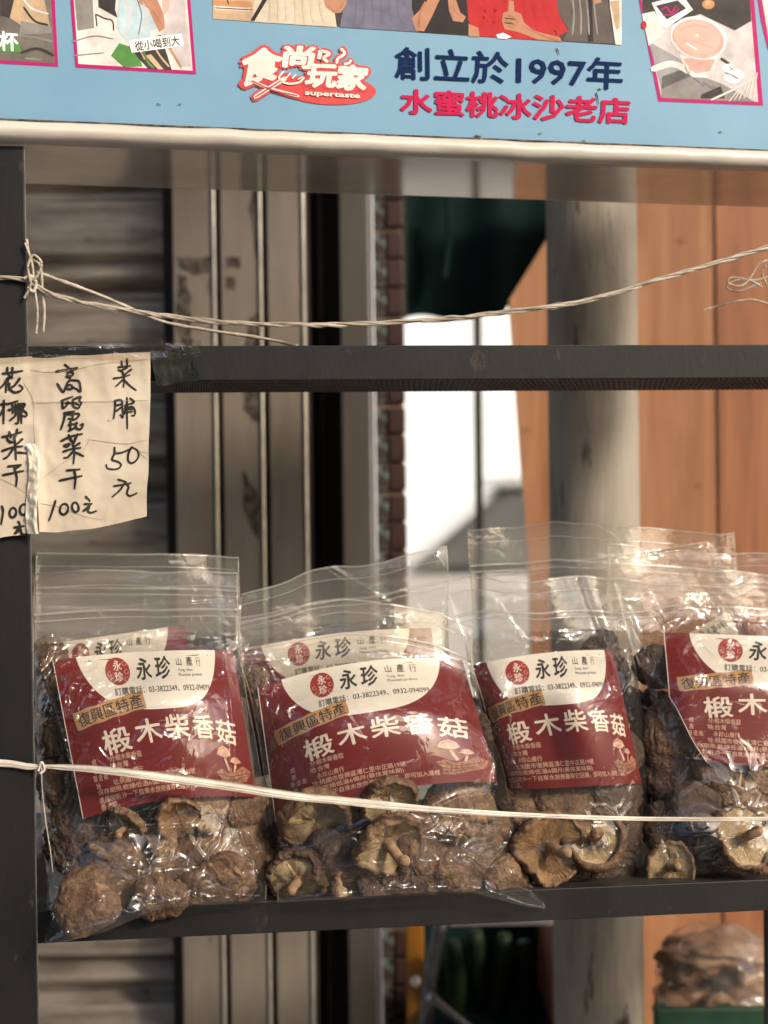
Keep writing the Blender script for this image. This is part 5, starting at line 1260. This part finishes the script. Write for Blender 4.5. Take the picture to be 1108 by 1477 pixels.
# ---- mushrooms: (x, y, diameter, face, lean, prototype, tone, stem, label)
def fill(bag, items, grp):
    for (x, y, d, f, ln, pr, tn, stm, lab) in items:
        d = d * 1.20
        rad = d / 2 / FPX; v = float(bag.front(x, y)[0]) + rad * (.62 if f == 'c' else .30 if f == 'g' else .8) + .001
        if 'lowest in the leftmost bag, over' in lab: v = min(v, -.017)
        elif y > 1255 and bag is b2: v = max(v, .018)
        mushroom(x, y, d, v, f, ln, pr, tn, lab, grp, stem=stm)
def loose(bag, n, y0, y1, dmin, dmax, lab, grp, dv=.030, seed=0):
    rr = random.Random(seed)
    for k in range(n):
        b = rr.uniform(0, 1); a = rr.uniform(.06, .94)
        for _ in range(20):
            a = rr.uniform(.05, .95); b = rr.uniform(.03, .66); x, y = bag.pos(a, b)
            if y0 < y < y1: break
        d = rr.uniform(dmin, dmax); v = float(bag.front(float(x), float(y))[0]) + dv * rr.uniform(.7, 1.5) + .008
        mushroom(float(x), float(y), d, v, rr.choice('ccgs'), (rr.uniform(-.9, .9), rr.uniform(-.6, .9)), rr.randrange(7), rr.choice(['a', 'a', 'b', 'c']) + rr.choice(['', 'y']), lab, grp, stem=rr.random() < .4)
g1, g2, g3, g4 = ('mushrooms in the leftmost bag', 'mushrooms in the second bag', 'mushrooms in the third bag', 'mushrooms in the rightmost front bag')
fill(b1, [
    (120, 1300, 84, 'c', (-.30, .30), 4, 'a', False, 'smooth round brown mushroom cap lowest in the leftmost bag, over the rail'),
    (190, 1262, 118, 'c', (.35, -.05), 2, 'a', False, 'wrinkled brown mushroom cap right of the lowest round one, leftmost bag'),
    (268, 1252, 108, 'c', (-.15, .25), 2, 'a', False, 'broad rough brown cap in the middle bottom of the leftmost bag'),
    (110, 1205, 92, 'c', (-.4, .2), 3, 'b', False, 'dark brown cap at the left seam of the leftmost bag below the label corner'),
    (330, 1205, 98, 'c', (.45, .25), 4, 'c', False, 'crinkled pale mushroom under the bright film creases, leftmost bag'),
    (318, 1282, 105, 'c', (.3, -.55), 5, 'a', False, 'flat brown cap lying at the bottom right of the leftmost bag'),
    (232, 1300, 70, 'c', (.2, -.6), 6, 'a', False, 'small curled cap edge at the bottom middle of the leftmost bag'),
    (370, 1240, 70, 'c', (.7, .1), 0, 'a', False, 'brown cap pressed against the right seam of the leftmost bag'),
    (185, 1186, 56, 'g', (-.6, -.6), 1, 'ay', True, 'tan mushroom stem end just under the label, leftmost bag'),
    (255, 1175, 60, 'g', (.3, -.3), 2, 'co', False, 'tan gilled mushroom under the middle of the label, leftmost bag'),
    (232, 1212, 40, 'c', (.1, .5), 3, 'c', False, 'smallest tan mushroom button above the broad cap, leftmost bag'),
    (300, 1165, 60, 'c', (.3, .4), 4, 'c', False, 'light brown cap peeping below the label, leftmost bag'),
    (150, 1225, 50, 's', (.4, .9), 5, 'c', False, 'tan curled rim between two caps at the left of the leftmost bag'),
    (76, 1000, 64, 'c', (-.5, .2), 6, 'b', False, 'dark cap left of the label at mid height, leftmost bag'),
    (78, 1065, 66, 'c', (-.5, 0), 1, 'b', False, 'dark cap left of the label just above the twine, leftmost bag'),
    (84, 1130, 70, 'c', (-.4, .1), 2, 'b', False, 'dark cap left of the label just below the twine, leftmost bag'),
    (70, 945, 52, 'c', (-.4, .5), 3, 'a', False, 'uppermost cap at the left shoulder of the leftmost bag'),
    (352, 1160, 60, 'c', (.6, .3), 5, 'a', False, 'brown cap at the lower right corner of the label, leftmost bag')], g1)
loose(b1, 16, 960, 1290, 55, 95, 'dried brown mushroom deep inside the leftmost bag behind other caps', g1, seed=1)
fill(b2, [
    (455, 1178, 96, 'g', (.15, -.55), 0, 'ay', False, 'pale yellow gilled mushroom just under the twine, second bag'),
    (500, 1252, 98, 'c', (.05, -.25), 1, 'b', False, 'darkest round cap with a deep hollow, second bag'),
    (556, 1212, 92, 'g', (.4, -.45), 2, 'cy', True, 'pale gilled mushroom with its stem, right of the darkest cap'),
    (432, 1268, 80, 'g', (-.3, -.2), 3, 'by', True, 'mushroom with a small ball of a stem at the bottom left, second bag'),
    (618, 1215, 84, 'c', (.75, .15), 4, 'a', False, 'brown cap seen nearly edge on in the middle of the second bag'),
    (672, 1236, 128, 'c', (.25, .1), 5, 'a', False, 'largest wrinkled brown cap, lower right of the second bag'),
    (655, 1168, 84, 'c', (-.2, .5), 6, 'c', False, 'light brown cap under the right end of the twine, second bag'),
    (560, 1148, 76, 'g', (.1, -.6), 1, 'ay', False, 'pale mushroom underside touching the label edge, second bag'),
    (590, 1277, 80, 'c', (.2, -.4), 3, 'b', False, 'dark crumpled cap at the bottom middle of the second bag'),
    (545, 1278, 60, 's', (.5, .4), 2, 'b', False, 'dark mushroom scrap between two caps at the bottom, second bag'),
    (726, 1222, 78, 'c', (.55, .2), 0, 'c', False, 'light cap behind crumpled film at the right seam, second bag'),
    (735, 1275, 66, 'c', (.3, -.4), 4, 'c', False, 'small cap in the clear lower right corner of the second bag'),
    (690, 1160, 60, 'c', (.5, .4), 2, 'a', False, 'brown cap right of the label corner, second bag'),
    (410, 1215, 62, 'c', (-.6, .1), 5, 'b', False, 'dark cap at the left seam of the second bag'),
    (640, 1280, 76, 'c', (-.1, -.5), 6, 'a', False, 'brown cap lowest below the largest cap, second bag'),
    (362, 985, 46, 'c', (-.5, .3), 3, 'a', False, 'brown cap at the left shoulder of the second bag'),
    (472, 1210, 46, 'c', (-.2, .7), 4, 'b', False, 'small dark cap above the darkest round cap, second bag')], g2)
loose(b2, 16, 990, 1285, 60, 95, 'dried brown mushroom deep inside the second bag behind other caps', g2, seed=2)
fill(b3, [
    (785, 1222, 96, 'g', (.35, .15), 2, 'co', True, 'orange tan mushroom with clear radial gills, third bag'),
    (856, 1212, 84, 'g', (-.2, .45), 0, 'ay', True, 'pale yellow mushroom with a stem pointing right, third bag'),
    (820, 1148, 96, 'c', (.05, .35), 5, 'a', False, 'wrinkled brown cap touching the label and the twine, third bag'),
    (752, 1146, 66, 'c', (-.3, .3), 1, 'c', False, 'brown cap below the left end of the label, third bag'),
    (760, 1172, 46, 'c', (-.1, .6), 6, 'c', False, 'small tan cap right on the twine, third bag'),
    (888, 1146, 78, 'c', (.4, .3), 3, 'b', False, 'dark cap below the right end of the label, third bag'),
    (822, 1258, 60, 'c', (.1, -.3), 4, 'b', False, 'dark crumpled cap at the bottom middle of the third bag'),
    (880, 1262, 70, 'c', (.3, -.3), 5, 'b', False, 'dark cap at the bottom right of the third bag'),
    (908, 1205, 60, 'c', (.6, 0), 1, 'b', False, 'dark cap at the right seam of the third bag'),
    (745, 1262, 50, 'c', (-.4, -.1), 2, 'a', False, 'brown cap at the bottom left of the third bag'),
    (912, 1085, 50, 'c', (.6, .1), 0, 'b', False, 'dark cap beside the bent label end, third bag')], g3)
loose(b3, 12, 980, 1275, 55, 85, 'dried brown mushroom deep inside the third bag behind other caps', g3, seed=3)
fill(b4, [
    (1066, 1212, 88, 'g', (.25, .45), 1, 'ay', True, 'tan gilled mushroom with a thick stem to the lower left, rightmost front bag'),
    (966, 1252, 66, 'g', (-.1, .3), 2, 'cy', True, 'pale yellow half mushroom at the bottom left, rightmost front bag'),
    (1082, 1148, 92, 'c', (.1, .35), 3, 'c', False, 'light brown wrinkled cap on the twine at the right, rightmost front bag'),
    (1036, 1112, 60, 'c', (-.2, .1), 4, 'a', False, 'small wrinkled brown cap just under the folded label corner'),
    (968, 1050, 84, 'c', (-.3, .2), 5, 'a', False, 'brown cap left of the folded label corner, rightmost front bag'),
    (962, 1120, 80, 'c', (-.3, -.1), 6, 'b', False, 'dark brown cap above the twine at the left seam, rightmost front bag'),
    (1010, 1160, 74, 'c', (0, .3), 0, 'b', False, 'dark brown cap on the twine left of the light wrinkled cap'),
    (960, 1195, 70, 'c', (-.3, 0), 2, 'b', False, 'dark cap just below the twine at the left seam, rightmost front bag'),
    (1100, 1262, 60, 's', (.5, .2), 3, 'c', True, 'mushroom stem end at the bottom by the right frame edge'),
    (1020, 1262, 66, 'c', (.1, -.3), 4, 'b', False, 'dark cap between the two gilled mushrooms, rightmost front bag'),
    (1110, 1110, 66, 'c', (.3, .3), 5, 'c', False, 'tan cap at the frame edge under the label, rightmost front bag'),
    (1140, 1200, 90, 'c', (.3, .1), 1, 'a', False, 'brown cap half outside the right frame edge'),
    (945, 960, 60, 'c', (-.4, .3), 2, 'b', False, 'dark cap at the left shoulder beside the label, rightmost front bag'),
    (1140, 1262, 80, 'c', (.3, -.1), 6, 'b', False, 'dark cap outside the lower right frame corner')], g4)
loose(b4, 16, 960, 1270, 60, 90, 'dried brown mushroom deep inside the rightmost front bag behind other caps', g4, seed=4)
for bag, nn, y0, lab, grp, sd in ((b1b, 5, 950, 'dried mushroom in the back bag behind the leftmost bag', 'mushrooms in the back left bag', 5), (b2b, 6, 960, 'dried mushroom in the back bag behind the second bag', 'mushrooms in the second back bag', 6),
                              (b4b, 12, 890, 'dried mushroom in the tall back bag', 'mushrooms in the tall back bag', 7), (b5b, 10, 850, 'dried mushroom in the back bag at the right frame edge', 'mushrooms in the back right bag', 8)):
    loose(bag, nn, y0, 1180, 60, 90, lab, grp, .010, sd)
